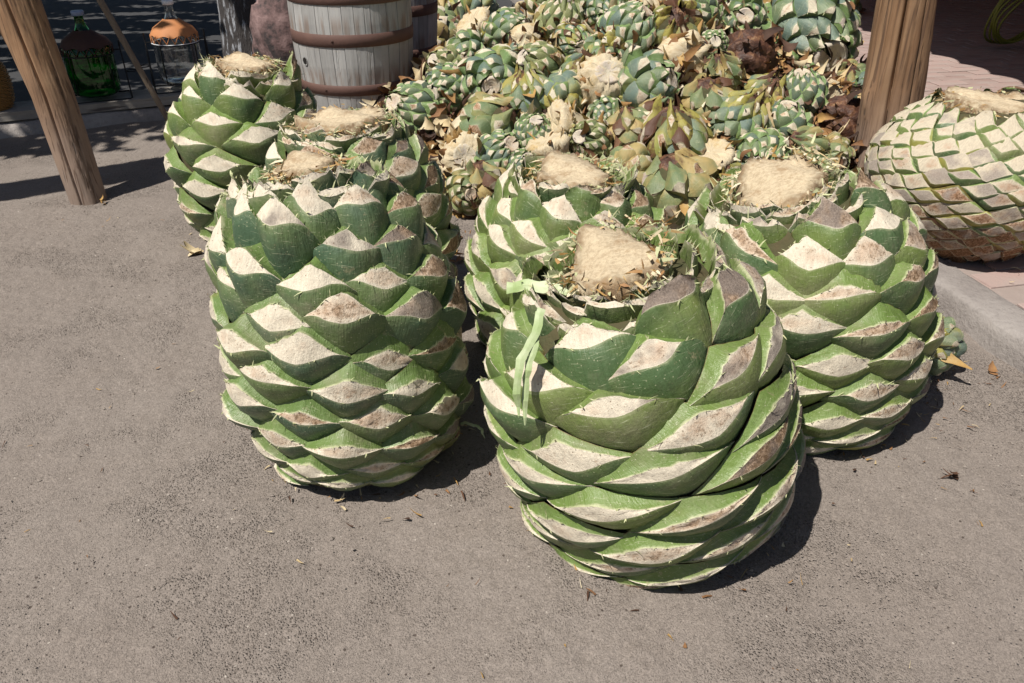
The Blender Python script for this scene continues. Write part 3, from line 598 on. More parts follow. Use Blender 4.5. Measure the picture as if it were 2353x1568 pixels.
# ---- road, kerb and plank at the back left
LD = Vector((.905, .425, 0)).normalized(); LN = Vector((-LD.y, LD.x, 0)); L0 = gnd(200, 294)
def lp(a, b, z=0): v = L0+LD*a+LN*b; return (v.x, v.y, z)
mb = MB(); G = []
for a in np.linspace(-3.5, 2.2, 60):
    G.append([np.array(lp(a, b+RNG.normal(0, .004), z+RNG.normal(0, .003))) for b, z in [(0, -.01), (.02, .045), (.05, .07), (.12, .075), (.45, .072), (.47, .0)]])
mb.grid(np.array(G), 0, flip=True); tag(mb.build('kerb', [CONC]), 'crumbling concrete kerb below the plank with the demijohns', kind='structure')
mb = MB(); mb.add([lp(-60, .46, .004), lp(40, .46, .004), lp(40, 60, .004), lp(-60, 60, .004)], [(0, 1, 2, 3)], 0)
tag(mb.build('road', [ASPH]), 'dark asphalt road in dappled shade behind the demijohns', kind='structure')
mb = MB(); LR = np.array(Matrix.Rotation(atan2(LD.y, LD.x), 3, 'Z'))
mb.box((0, 0, 0), (2.3, .145, .026), jit=.004)
pl = mb.build('plank', [PLANK]); pl.location = lp(-.6, .19, .105); pl.rotation_euler = (0, 0, atan2(LD.y, LD.x))
tag(pl, 'long weathered plank on the kerb carrying the glass demijohns', 'plank')

# ================================================================ BIG HEARTS
GRP = 'big green agave hearts standing on the dirt'
def stain_mix(base=.25, right_gray=0., rot=0.):
    def f(tt, th, rng):
        g = 0.
        if right_gray:       # side of the heart that has dried grey
            g = max(0, cos(th-rot))*right_gray*rng.uniform(.4, 1.2)
        return (float(np.clip(rng.normal(base-.02+.28*cos(th), .26), 0, .9)), float(np.clip(g+(rng.random() < .15)*.4, 0, 1)))
    return f
EGG = [(0, .74), (.12, .88), (.3, .97), (.5, 1.0), (.68, .94), (.84, .78), (.95, .61), (1, .50)]
BALL = [(0, .84), (.12, .94), (.3, .985), (.5, 1.0), (.7, .95), (.85, .82), (.95, .66), (1, .54)]
def place(name, base, top, label, group, lean=None):
    """Empty at the base whose local z points from base to top"""
    e_ = empty(name, base, label, 'agave heart', group); ax = (Vector(top)-Vector(base)).normalized()
    e_.rotation_euler = Vector((0, 0, 1)).rotation_difference(ax).to_euler(); return e_
def upper_ring(parent, R, z, rng, mats, n=9, L=.05, th0=0, thick=.016, fib=14, al=1.35, nv=11):
    """short upright leaves packed round the heart top"""
    for k in range(n):
        th = th0+2*pi*k/n+rng.normal(0, .12); n2 = np.array([cos(th), sin(th), 0]); rr = np.array([-sin(th), cos(th), 0]); up = np.array([0, 0, 1.])
        R2 = R*rng.uniform(.92, 1.1)
        m_ = MB(); a = .28+rng.normal(0, .12)
        leaf(m_, n2*R2+np.array([0, 0, z]), up, n2, rr, a, R2, 2*pi*R2/n*1.5, thick, thick*.5, (L*rng.uniform(.55, 1.25))*sin(a), 2.2+rng.normal(0, .5), rng.normal(0, .35), rng,
             nv, 5, 3, 1.5, .1, .010, .06, fib, rng.uniform(0, .5), rng.uniform(0, .6), max(0, rng.normal(.05, .1)), fan=.3, maxs=.14)
        m_.build('inner_leaf', mats, parent)
BM = [RIND, FLESH, FIB]; BM2 = [RIND2, FLESH, FIB]

def big(base, top, label, Rm, H, prof, N, th0, seed, chir=1, mats=BM, stR=.105, sth=0., sttilt=(0, 0), stain=None, ring=True, group=GRP, facet=0, mat=None, name='agave_heart', **kw):
    rng = np.random.default_rng(seed); e_ = place(name, base, top, label, group)
    yel = kw.pop('yel', lambda tt, rng: float(max(0, .22*(1-tt/.15)) if tt < .15 else max(0, rng.normal(0, .05))))
    heart_cells(Rm, H, prof, N, kw.pop('k', 3), e_, rng, mats, chir, th0, stainf=stain or stain_mix(), yelf=yel, **kw)
    if ring:
        upper_ring(e_, Rm*.56, H*.90, rng, mats, 12, .055, rng.random()*6, .020)
        upper_ring(e_, (Rm*.56+stR)*.52, H*.925, rng, mats, 10, .055, rng.random()*6, .014)
        upper_ring(e_, stR*1.04, H*.93, rng, mats, 9, .045, rng.random()*6, .009)
    stump(e_, stR*.98, H+sth+(.022 if ring else 0), rng, tilt=sttilt, facet=facet, mat=mat)
    return e_
# A - front
big((.385, 1.60, .0), (.222, 1.60, .715), 'large round agave heart nearest the camera, with wide green leaf bases', .346, .70, BALL, 76, 1.15, 21, 1,
    stR=.108, sth=.02, sttilt=(.12, .22), facet=.22, stain=stain_mix(.22, .75, -.1), k=3, size_top=.95)
# B - front left
big((-.41, 1.825, .0), (-.52, 1.95, .79), 'tall egg-shaped agave heart at the front left, on open dirt', .306, .80, EGG, 108, .4, 22, 1, mats=BM2,
    stR=.078, sttilt=(-.05, .12), stain=stain_mix(.25, .35, 0), size_top=.75, k=5, overA=1.28, overB=.94)
# C - behind B
big((-.53, 2.60, 0), (-.565, 2.63, .725), 'agave heart half hidden behind the tall front left one, with a dry shaggy top', .315, .712, BALL, 74, 2.2, 23, 1,
    stR=.135, sttilt=(.03, .05), stain=stain_mix(.35, .5, 0), mats=BM2, k=3)
# D - far left
big((-1.18, 3.42, 0), (-1.11, 3.44, .74), 'pale green agave heart standing left of the barrel and farthest left', .312, .725, EGG, 62, .9, 24, 1,
    stR=.12, sttilt=(.02, .08), stain=stain_mix(.15, .05, 0), mats=BM, k=3)
# E - centre
big((.19, 2.42, 0), (.19, 2.43, .61), 'bright green agave heart in the middle, between the front one and the pile', .310, .60, BALL, 86, 1.9, 25, 1,
    stR=.12, sttilt=(.0, .15), stain=stain_mix(.3, .1, 0), k=5, overA=1.28, overB=.94)
# F - right
big((.93, 2.08, 0), (.73, 2.13, .73), 'large agave heart at the right beside the kerb, its pale cut top tipped left', .350, .70, BALL, 96, .2, 26, 1,
    stR=.125, sth=.01, sttilt=(.15, .30), facet=.15, stain=stain_mix(.35, .45, 0), size_top=.85, k=5, overA=1.28, overB=.94)
# G - shaved heart on the paving
def gst(tt, th, rng): return (float(np.clip(.95-tt*1.35+rng.normal(0, .15), 0, 1)), float(np.clip(rng.normal(.45 if tt < .75 else 0, .25), 0, .8)))
big((1.865, 3.06, PZ), (1.835, 3.07, PZ+.575), 'close-shaved whitish agave heart with diamond pattern, resting on the brick paving', .41, .575,
    [(0, .50), (.15, .74), (.35, .93), (.55, 1.0), (.72, .95), (.88, .75), (1, .50)], 296, .3, 27, -1, mats=[RIND, SHV, FIB], stR=.17, sttilt=(-.12, .05), stain=gst, ring=False,
    group='agave hearts resting on the brick paving', k=8, hk=.17, lean=(.5, .7), yc=(.16, .16), ch=(.98, .98), vc=1.08, vlow=1.0, over=1.10, cutp=1.1, nv=13, rows=(4, 4, 3), fib=4, size_top=1.0, size_bot=.8, hjit=.25, slope=(.5, .6), topgrow=0, zhi=.97,
    yel=lambda tt, rng: float(np.clip(1.15-tt*1.5+rng.normal(0, .25), 0, 1.2)))

# torn strips lying on the front heart
def strip_thing(name, pts, W, label, cat, mat, thick=.004, tint=.5):
    mb = MB(); P0 = np.array([np.array(p) for p in pts]); ip = np.linspace(0, len(P0)-1, 14); pts = [np.array([np.interp(q, range(len(P0)), P0[:, c]) for c in range(3)])+RNG.normal(0, .0015, 3) for q in ip]; G = []
    for i, p in enumerate(pts):
        t_ = pts[min(i+1, len(pts)-1)]-pts[max(i-1, 0)]; t_ /= np.linalg.norm(t_); b = np.cross(t_, np.array([0, -.8, .6])); b /= np.linalg.norm(b); nr = np.cross(b, t_)
        w_ = W*(1-.75*max(0, i/(len(pts)-1)-.75)*4)*.5*RNG.uniform(.85, 1.15)
        G.append([p-b*w_, p-nr*thick, p+b*w_, p+nr*thick*.2])
    mb.grid(np.array(G), 0, (.9, .3, 1, tint), np.array([[(-1, i, 0), (0, i, 0), (1, i, 0), (0, i, 0)] for i in range(len(pts))])*1.0, closed=True, smooth=False)
    mb.add(G[0], [(0, 1, 2, 3)], 0, (.9, .0, 1, tint)); mb.add(G[-1], [(3, 2, 1, 0)], 0, (.9, .0, 1, tint))
    return tag(mb.build(name, [mat]), label, cat)
t = NT('green_strip'); c = t.mix(t.mapr(t.noise(12, 4), .35, .65), (.32, .42, .17), (.55, .60, .38)); STRIPM = t.out(c, .6, t.bump(t.noise(80, 3), .4, .003))
strip_thing('leaf_strip', [at_y(1243, 704, 1.42), at_y(1232, 770, 1.375), at_y(1190, 835, 1.335), at_y(1187, 900, 1.31), at_y(1189, 955, 1.30)], .017,
            'long pale green leaf strip hanging down the front heart', 'leaf strip', STRIPM)
strip_thing('leaf_strip', [at_y(1240, 715, 1.425), at_y(1225, 800, 1.36), at_y(1208, 860, 1.33), at_y(1206, 915, 1.315), at_y(1208, 978, 1.30)], .015,
            'second leaf strip hanging on the front heart, ending lower in a point', 'leaf strip', STRIPM)
strip_thing('leaf_scrap', [at_y(1165, 660, 1.62), at_y(1215, 655, 1.60), at_y(1270, 660, 1.58), at_y(1310, 672, 1.57)], .026,
            'torn flat leaf scrap wedged beside the cut top of the front heart', 'leaf scrap', STRIPM, .006, 0)
strip_thing('leaf_fibre', [at_y(1058, 970, 1.86), at_y(1085, 974, 1.84), at_y(1105, 985, 1.83), at_y(1112, 1006, 1.82)], .008,
            'thin straw-coloured fibre sticking out of the tall front left heart', 'fibre', STRIPM, .002)
def chip(x, y, W, L, label, tint, a):
    p = gnd(x, y); m_ = MB()
    for k in range(3): ribbon(m_, (p.x, p.y+k*.004, .006+k*.007), (cos(a+k*.5), sin(a+k*.5), .12), (0, 0, 1), L, W, RNG, tint, 1.8, .6)
    tag(m_.build('leaf_scrap', [DRY]), label, 'leaf scrap')
chip(462, 583, .05, .09, 'curled pale scrap on the dirt below the farthest left heart', .78, 2.9)
chip(2200, 1103, .012, .05, 'small brown dry leaf curl lying right of the hearts', .3, 2.5)
chip(2280, 866, .03, .04, 'little reddish dry leaf on the dirt near the kerb', .42, .3)
chip(232, 468, .016, .03, 'tiny tan flake at the foot of the left post', .6, .2)

# ================================================================ THE PILE
def mound(x, y): return max(.10, 1.04-.55*sqrt(((x-.75)*.9)**2+(y-5.0)**2))
def hit(x, y, off=0.0):
    d = ray(x, y); o = Vector((0, 0, CAMH)); t_ = 2.2
    while t_ < 12:
        p = o+d*t_
        if p.z < mound(p.x, p.y)+off: return p
        t_ += .01
    return None
# heap of trimmings under the pile
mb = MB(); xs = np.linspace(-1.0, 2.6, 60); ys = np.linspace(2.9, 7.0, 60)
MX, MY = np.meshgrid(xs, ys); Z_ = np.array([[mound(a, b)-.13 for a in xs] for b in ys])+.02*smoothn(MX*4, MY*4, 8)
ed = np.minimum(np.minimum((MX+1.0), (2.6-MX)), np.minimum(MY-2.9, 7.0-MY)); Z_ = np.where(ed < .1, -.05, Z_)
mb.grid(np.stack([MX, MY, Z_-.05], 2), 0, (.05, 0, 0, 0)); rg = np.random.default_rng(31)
for k in range(5200):
    x = rg.uniform(-.9, 2.45); y = rg.uniform(2.95, 5.3); z = mound(x, y)
    if z <= .101 and rg.random() < .8: continue
    th = rg.random()*2*pi
    ribbon(mb, (x, y, z-.11+rg.uniform(0, .07) if z > .11 else .01), (cos(th), sin(th), rg.uniform(-.3, .5)), (rg.normal(0, .3), -.4, 1), rg.uniform(.04, .13), rg.uniform(.012, .04), rg, float(np.clip(rg.normal(.42, .24), 0, 1)), 1.5, 1.2, 5)
for k in range(2300):
    x = rg.uniform(-.8, 2.3); y = rg.uniform(3.1, 5.2); z = mound(x, y)
    if z <= .101: continue
    th = rg.random()*2*pi
    ribbon(mb, (x, y, z-rg.uniform(.0, .09)), (cos(th), sin(th), rg.uniform(-.4, .8)), (rg.normal(0, .5), -.6, .8), rg.uniform(.05, .15), rg.uniform(.02, .065), rg, float(np.clip(rg.normal(.50, .32), 0, 1)), 2.2, 1.8, 6)
for k in range(620):
    x = rg.uniform(-.75, 2.2); y = rg.uniform(3.2, 5.2); z = mound(x, y)
    if z <= .101: continue
    th = rg.random()*2*pi; tn = rg.choice([.05, .15, .25, .42, .6, .8, .9])+rg.normal(0, .05)
    ribbon(mb, (x, y, z+rg.uniform(-.03, .07)), (cos(th), sin(th), rg.uniform(-.8, .8)), (rg.normal(0, .6), -.7, .7), rg.uniform(.07, .17), rg.uniform(.03, .08), rg, float(np.clip(tn, 0, 1)), 2.4, 1.8, 8, 0, .5)
tag(mb.build('leaf_trimmings', [DRY]), 'dry brown and straw leaf trimmings between and under the piled hearts', 'leaf trimmings', kind='stuff')

SG = 'small agave hearts in the pile'
SEGG = [(0, .35), (.12, .68), (.3, .93), (.5, 1.0), (.68, .93), (.83, .74), (.94, .50), (1, .34)]
SMH = [SRB, SFL, FIB]; SMY = [SRY, SFL, FIB]
def ring_disc(parent, R, z, rng):
    m_ = MB(); n = 18; a = np.linspace(0, 2*pi, n, endpoint=False); rim = 1+.08*np.sin(2*a+rng.random()*6)+rng.normal(0, .03, n); G = []
    for q, dz in ((0, .004), (.25, 0), (.3, .003), (.5, 0), (.55, .003), (.75, -.001), (.8, .002), (1, 0), (1.05, -.02), (1.1, -.05)):
        rr = R*q*rim; G.append(np.stack([rr*np.cos(a), rr*np.sin(a), np.full(n, z+dz)+(rng.normal(0, .0008, n) if q else 0)], 1))
    m_.grid(np.array(G), 0, (.3, rng.uniform(0, .3), rng.uniform(.35, .6), .5), np.stack([np.array(G)[..., 0], np.array(G)[..., 1], np.array(G)[..., 2]], 2)); m_.build('cut_end', [SFL], parent)
def root_end(parent, R, z, rng):
    m_ = MB(); n = 14; a = np.linspace(0, 2*pi, n, endpoint=False); G = []
    for q, dz in ((0, -.012), (.5, -.01), (1, 0), (1.25, .03)):
        rr = R*q*(1+rng.normal(0, .08, n)); G.append(np.stack([rr*np.cos(a), rr*np.sin(a), z+dz+rng.normal(0, .004, n)], 1))
    m_.grid(np.array(G), 0, None, closed=True, flip=True); m_.build('root_end', [ROT], parent)
def small_proto(seed, mats, kind='blue', N=56, k=5, Rm=.130, H=.295, prof=SEGG):
    rng = np.random.default_rng(seed); e_ = empty('agave_heart', (0, 0, 0)); inner = H
    fy = {'blue': lambda tt, r_: float(np.clip(.55-tt*1.3+r_.normal(0, .15), 0, .8)), 'yellow': lambda tt, r_: float(np.clip(.45-tt*.6+r_.normal(0, .25), 0, 1)),
          'husk': lambda tt, r_: float(np.clip(.60-tt*.6+r_.normal(0, .35), 0, 1.2))}[kind]
    heart_cells(Rm*1.02, H, prof, N, k, e_, rng, mats, 1 if seed % 2 else -1, rng.random()*6, stainf=lambda tt, th, r_: (float(np.clip(r_.normal(.12 if kind == 'blue' else .3, .15), 0, 1)), float(max(0, r_.normal(.1, .2)))),
                yelf=fy, zlo=.03, zhi=.95, hk=.27, lean=(.55, .7), yc=(.22, .22), ch=(.30, .28), vc=.46, topgrow=0, nv=11, rows=(4, 3, 3), fib=3, size_top=.35, size_bot=.8, hjit=.3, rag=.08, over=1.15, ridge=1.4, scuff=1.5)
    ring_disc(e_, Rm*.34, H*.99, rng); root_end(e_, Rm*.4, .01, rng)
    nd = {'blue': 12, 'yellow': 18, 'husk': 30}[kind]
    for k in range(nd):
        th = rng.random()*2*pi; zz = rng.uniform(.0, .5)*H*(1 if kind == 'husk' else rng.choice([.6, 1.3])); R_ = Rm*.95*np.interp(zz/H, [p[0] for p in prof], [p[1] for p in prof])
        m_ = MB(); ribbon(m_, (R_*cos(th), R_*sin(th), zz), (cos(th)*.45+rng.normal(0, .3), sin(th)*.45+rng.normal(0, .3), 1), (cos(th), sin(th), 0), rng.uniform(.08, .17), rng.uniform(.035, .075), rng, float(np.clip(rng.normal(.38 if kind == 'husk' else .6, .25), 0, 1)), 1.3, 1.0, 7)
        m_.build('dry_leaf', [DRY], e_)
    return e_
def peeled_proto(seed, chunk=False):
    rng = np.random.default_rng(seed); e_ = empty('agave_heart', (0, 0, 0)); n = 40; m_ = MB(); a = np.linspace(0, 2*pi, n, endpoint=False); G = []; U = []
    ridge = rng.normal(0, .06, n)
    pf = [(0, .0), (.35, .0), (.7, .03), (.95, .10), (1.0, .17), (.92, .24), (.72, .29), (.62, .30), (.3, .302), (0, .303)] if not chunk else [(0, 0), (.5, .0), (.8, .05), (.85, .12), (.95, .2), (1.05, .25), (.9, .27), (.5, .262), (0, .26)]
    for i, (q, zz) in enumerate(pf):
        jag = rng.normal(0, .05, n) if (chunk and i in (5, 6)) else 0
        rr = .13*q*(1+ridge*(1 if 1 < i < len(pf)-2 else .2)+rng.normal(0, .02, n)+jag+.06*np.sin(2*a+seed)); zz_ = zz+(rng.normal(0, .006, n) if 0 < i < len(pf)-1 else 0)
        G.append(np.stack([rr*np.cos(a), rr*np.sin(a), zz_+0*a], 1)); U.append(np.stack([a, np.full(n, zz*6), np.full(n, seed*1.)], 1))
    m_.grid(np.array(G), 0, (.5, 0, 0, 0), np.array(U), closed=True); m_.build('peeled_core', [PEEL], e_)
    if not chunk: ring_disc(e_, .062, .304, rng)
    for k in range(64):
        th = rng.random()*2*pi; zz = rng.uniform(.02, .27); R_ = .125*np.interp(zz, [0, .1, .17, .3], [.6, 1, 1, .6])
        m_ = MB(); ribbon(m_, (R_*cos(th), R_*sin(th), zz), (cos(th)*.5, sin(th)*.5, rng.uniform(.2, 1)), (cos(th), sin(th), 0), rng.uniform(.03, .09), rng.uniform(.015, .05), rng, float(np.clip(rng.normal(.72, .2), 0, 1)), 1.4, .8, 5)
        m_.build('frayed_leaf', [DRY], e_)
    return e_
def rotten_proto(seed, pale=False):
    rng = np.random.default_rng(seed); e_ = empty('agave_heart', (0, 0, 0)); m_ = MB(); nu, nv = 36, 20; G = np.zeros((nv, nu, 3))
    for i in range(nv):
        for j in range(nu):
            ph = pi*i/(nv-1); th = 2*pi*j/nu; d = np.array([sin(ph)*cos(th), sin(ph)*sin(th), cos(ph)])
            w_ = sum(.075*sin(d @ np.array([3.1*k, 4.2, 2.3*k])*1.9+k*seed)/k**.6 for k in (1, 2, 3, 4, 6))
            G[i, j] = d*np.array([.13, .13, .12])*(1+w_)+np.array([0, 0, .13])
    m_.grid(G, 0, (.5, 0, 0, 0), np.dstack([np.arctan2(G[..., 1], G[..., 0]), G[..., 2]*6, G[..., 2]*0]), closed=True, flip=False); m_.build('lumpy_core', [PEEL if pale else ROT], e_)
    for k in range(34):
        th = rng.random()*2*pi; ph = rng.uniform(.3, 2.6); d = np.array([sin(ph)*cos(th), sin(ph)*sin(th), cos(ph)])
        m_ = MB(); ribbon(m_, d*.12+np.array([0, 0, .13]), np.cross(d, rng.normal(size=3))+d*.3, d, rng.uniform(.05, .13), rng.uniform(.02, .055), rng, float(np.clip(rng.normal(.15 if not pale else .55, .2), 0, 1)), 1.6, .8, 5)
        m_.build('dry_leaf', [DRY], e_)
    return e_
PROTO = {'b1': small_proto(41, SMH), 'b2': small_proto(42, SMH, N=36, k=3), 'b3': small_proto(43, SMH, N=70), 'y1': small_proto(44, SMY, 'yellow', N=50), 'y2': small_proto(45, SMY, 'yellow', N=34, k=3),
         'h1': small_proto(46, SMY, 'husk', N=40, k=3), 'h2': small_proto(47, SMH, 'husk', N=52), 'p': peeled_proto(48), 'c': peeled_proto(49, True), 'r': rotten_proto(50), 'q': rotten_proto(51, True),
         'B': small_proto(52, SMH, N=72, Rm=.14, H=.27)}
kids = {k: list(v.children) for k, v in PROTO.items()}
used = set()
camM = camo.rotation_euler.to_matrix()
def put_heart(x, y, dpx, ox, oy, face, typ, label, off=0., pos=None, group=SG):
    """x, y, dpx measured on the photograph; (ox, oy) = where the crown end points"""
    if typ in used:
        src = PROTO[typ]; e_ = src.copy(); C.objects.link(e_)
        for ch in kids[typ]:
            c_ = ch.copy(); C.objects.link(c_); c_.parent = e_
    else: e_ = PROTO[typ]; used.add(typ)
    p = pos or hit(x, y, off); depth = p.y*cos(PITCH)-(p.z-CAMH)*sin(PITCH)
    sc = dpx/FPX*depth/.250
    m2 = min(ox*ox+oy*oy, .98); ax = camM @ Vector((ox, -oy, face*sqrt(1-m2))); ax.normalize()
    q = Vector((0, 0, 1)).rotation_difference(ax) @ Quaternion((0, 0, 1), random.random()*6.28)
    e_.scale = (sc,)*3; e_.rotation_mode = 'QUATERNION'; e_.rotation_quaternion = q
    e_.location = p-ax*.145*sc
    tag(e_, label, 'agave heart', group); return e_
PILE = [
 (955, 262, 124, -.60, -.15, 1, 'b1', 'blue-green heart at the pile edge by the barrel foot, white end facing left'),
 (1030, 212, 108, -.55, .30, 1, 'b3', 'blue-green heart with pinkish end, just above the leftmost heart of the pile'),
 (1135, 184, 122, -.08, .50, 1, 'b2', 'green heart with pale round end pointing down, third in from the barrel'),
 (1243, 160, 106, -.75, -.25, 1, 'y1', 'olive heart turned left with browned leaves on its right side'),
 (1214, 230, 110, .15, .92, -1, 'b1', 'silvery blue heart standing on its crown, below the olive heart'),
 (1124, 296, 124, -.70, .45, -1, 'y2', 'green and yellow heart lying on its side above the middle big heart'),
 (1226, 312, 86, .1, -.5, 1, 'b3', 'small blue heart with grey end facing up, beside the straw-coloured stub'),
 (1302, 292, 86, -.85, -.2, 1, 'c', 'straw-coloured fibrous stub with ragged white left end'),
 (1378, 200, 116, .15, -.15, 1, 'p', 'peeled cream heart with white round end in the middle of the pile'),
 (1473, 204, 134, .80, -.10, 1, 'b2', 'plump blue-green heart whose white end points right, centre of the pile'),
 (1438, 84, 124, .55, -.60, 1, 'b1', 'pale blue-green heart with grey end pointing up and right'),
 (1001, 98, 122, .50, -.75, -1, 'h1', 'shaggy yellow-green heart with brown skirt, touching the barrel'),
 (1100, 76, 76, -.5, -.5, 1, 'c', 'ragged cream stub near the upper left of the pile'),
 (1163, 80, 98, .85, -.2, 1, 'b3', 'blue-green heart right of the ragged cream stub at upper left'),
 (1078, 120, 82, -.3, .6, 1, 'b2', 'small blue heart under the upper left cream stub'),
 (1083, 22, 100, .2, -.8, -1, 'b1', 'blue heart cut off by the top edge, first one right of the barrel'),
 (1214, 98, 82, .6, .3, 1, 'q', 'brown leathery heart left of the cream-leaved one near the top'),
 (1290, 54, 104, .1, -.7, 1, 'y1', 'cream-leaved green heart near the top of the pile'),
 (1312, 104, 86, .4, .4, 1, 'h2', 'yellowish heart wrapped in dark brown leaves, upper middle'),
 (1386, 22, 96, .2, .6, 1, 'b3', 'dark blue heart at the top edge above the pale blue-green one'),
 (1257, 14, 86, .3, -.3, 1, 'h1', 'brown-leaved heart cut by the top edge of the picture'),
 (1391, 134, 98, -.7, .5, 1, 'h2', 'heart covered in dark curled leaves left of the pale blue-green one'),
 (1026, 160, 84, -.6, -.2, 1, 'y2', 'small yellowish heart between the shaggy one and the blue ones'),
 (1290, 226, 92, .2, -.7, -1, 'b2', 'green heart tucked between the silvery blue and peeled cream ones'),
 (1393, 266, 74, -.2, .7, 1, 'b3', 'small grey-blue heart directly below the peeled cream one'),
 (1356, 328, 92, -.55, -.05, 1, 'y1', 'yellow-green heart with grey ringed end facing left, low in the pile'),
 (1448, 300, 92, .3, .8, -1, 'h1', 'fibrous yellow heart with vertical straw strands, lower middle'),
 (1065, 362, 110, .1, .2, 1, 'p', 'big peeled cream and orange heart at the lower left of the pile'),
 (1146, 366, 112, .45, -.35, 1, 'b1', 'blue-green heart with grey sliced end, lower left beside the peeled one'),
 (1268, 360, 92, -.3, -.8, 1, 'c', 'smooth cream chunk just behind the cut top of the middle heart'),
 (1036, 408, 78, .1, -.2, 1, 'q', 'small frayed tan heart at the lowest left of the pile'),
 (1118, 418, 92, .3, .6, -1, 'h1', 'yellow and brown heart low down, left of the middle big heart'),
 (1200, 390, 82, .3, -.4, 1, 'b3', 'small blue heart peeping out behind the middle big heart'),
 (1444, 392, 98, .5, -.6, -1, 'y2', 'green heart just right of the middle big heart cut top'),
 (1550, 70, 112, .1, .2, -1, 'h2', 'green heart capped with dark brown leaves, upper centre right'),
 (1570, 134, 122, .05, .10, 1, 'q', 'decayed cream and orange heart with stub face showing, right of centre'),
 (1600, 34, 94, -.55, -.3, 1, 'b1', 'blue heart with white end turned left near the top edge'),
 (1704, 50, 100, -.15, .15, 1, 'b2', 'green heart whose pale round end faces straight out, near the top right'),
 (1634, 110, 70, 0, .0, 1, 'b3', 'smallest green heart with a pale end, between two rotten ones'),
 (1722, 134, 122, .55, .15, 1, 'r', 'brown rotten heart with pale streaks left of the biggest blue heart'),
 (1850, 98, 205, .30, .62, 1, 'B', 'biggest blue-green heart of the pile, grey cut end pointing down'),
 (1745, 4, 92, .2, -.5, 1, 'b3', 'blue heart at the top edge left of the biggest one'),
 (1626, 236, 104, .3, .6, -1, 'h1', 'orange and brown leaf-covered heart, centre right'),
 (1757, 224, 88, -.3, .6, -1, 'h2', 'reddish brown heart under the rotten one, right of centre'),
 (1838, 222, 102, -.15, -.75, 1, 'b1', 'blue heart standing crown up beneath the biggest blue heart'),
 (1903, 218, 76, .4, -.4, 1, 'q', 'tan crumpled heart between the biggest heart and the rotten ball'),
 (1931, 281, 114, .0, .0, 1, 'r', 'dark rotten ball-like heart beside the right post'),
 (1800, 292, 98, -.02, -.75, 1, 'b2', 'blue-green heart with pinkish white top, left of the rotten ball'),
 (1696, 286, 124, -.45, .75, -1, 'b3', 'long dark green heart lying tilted in the right middle of the pile'),
 (1544, 330, 142, .15, .85, -1, 'h2', 'dark blue heart under a brown leaf cap, above the yellow-striped one'),
 (1743, 366, 120, -.35, .40, 1, 'b1', 'rosette-like blue-green heart facing out behind the right big heart'),
 (1842, 346, 96, .7, .3, -1, 'y1', 'flattened yellow-green heart right of the rosette-like one'),
 (1908, 356, 76, .3, .6, 1, 'y2', 'small cream and green heart near the foot of the right post'),
 (1556, 436, 146, .35, .75, -1, 'y2', 'heart striped yellow and orange, in front between the two big hearts'),
 (1637, 382, 92, -.3, -.6, 1, 'c', 'tall straw-coloured chunk left of the rosette-like heart'),
 (1668, 414, 84, .3, .5, -1, 'b3', 'small green heart behind the pale cut top of the right big heart'),
 (1978, 206, 76, .4, .3, 1, 'b2', 'green heart partly hidden behind the right post'),
 (1945, 182, 70, .2, .3, -1, 'h1', 'brown leafy heart right of the biggest one near the post'),
 (1494, 18, 92, .2, .3, -1, 'q', 'brown crumpled heart at the top edge, centre'),
 (1925, 30, 84, .6, -.4, -1, 'h2', 'dry-leaved heart behind the biggest one at the top right'),
 (1655, 172, 90, .3, .5, -1, 'y1', 'olive heart squeezed below the two decayed ones'),
 (1330, 172, 80, -.3, .6, -1, 'b1', 'green-blue heart between the olive and peeled ones'),
 (1510, 268, 84, -.3, .5, -1, 'h1', 'brown-skirted heart below the plump centre one'),
 (1180, 148, 78, .3, -.6, -1, 'h2', 'dark-leaved heart behind the green one with down-turned end'),
 (1000, 44, 80, -.4, -.3, -1, 'y1', 'olive heart at the top left corner of the pile'),
 (1880, 420, 80, -.2, .4, -1, 'b2', 'blue-green heart low behind the right big heart, near the post'),
 (1070, 440, 84, .3, .3, 1, 'h1', 'brown ragged heart on the ground at the front left of the pile'),
]
for row in PILE:
    put_heart(*row[:8], off=.0)
put_heart(2160, 765, 125, .75, .1, -1, 'b3', 'small blue and yellow heart on the dirt between the right big heart and the kerb', pos=gnd(2160, 800, .09)+Vector((-.03, .03, 0)), group='small agave hearts on the ground')

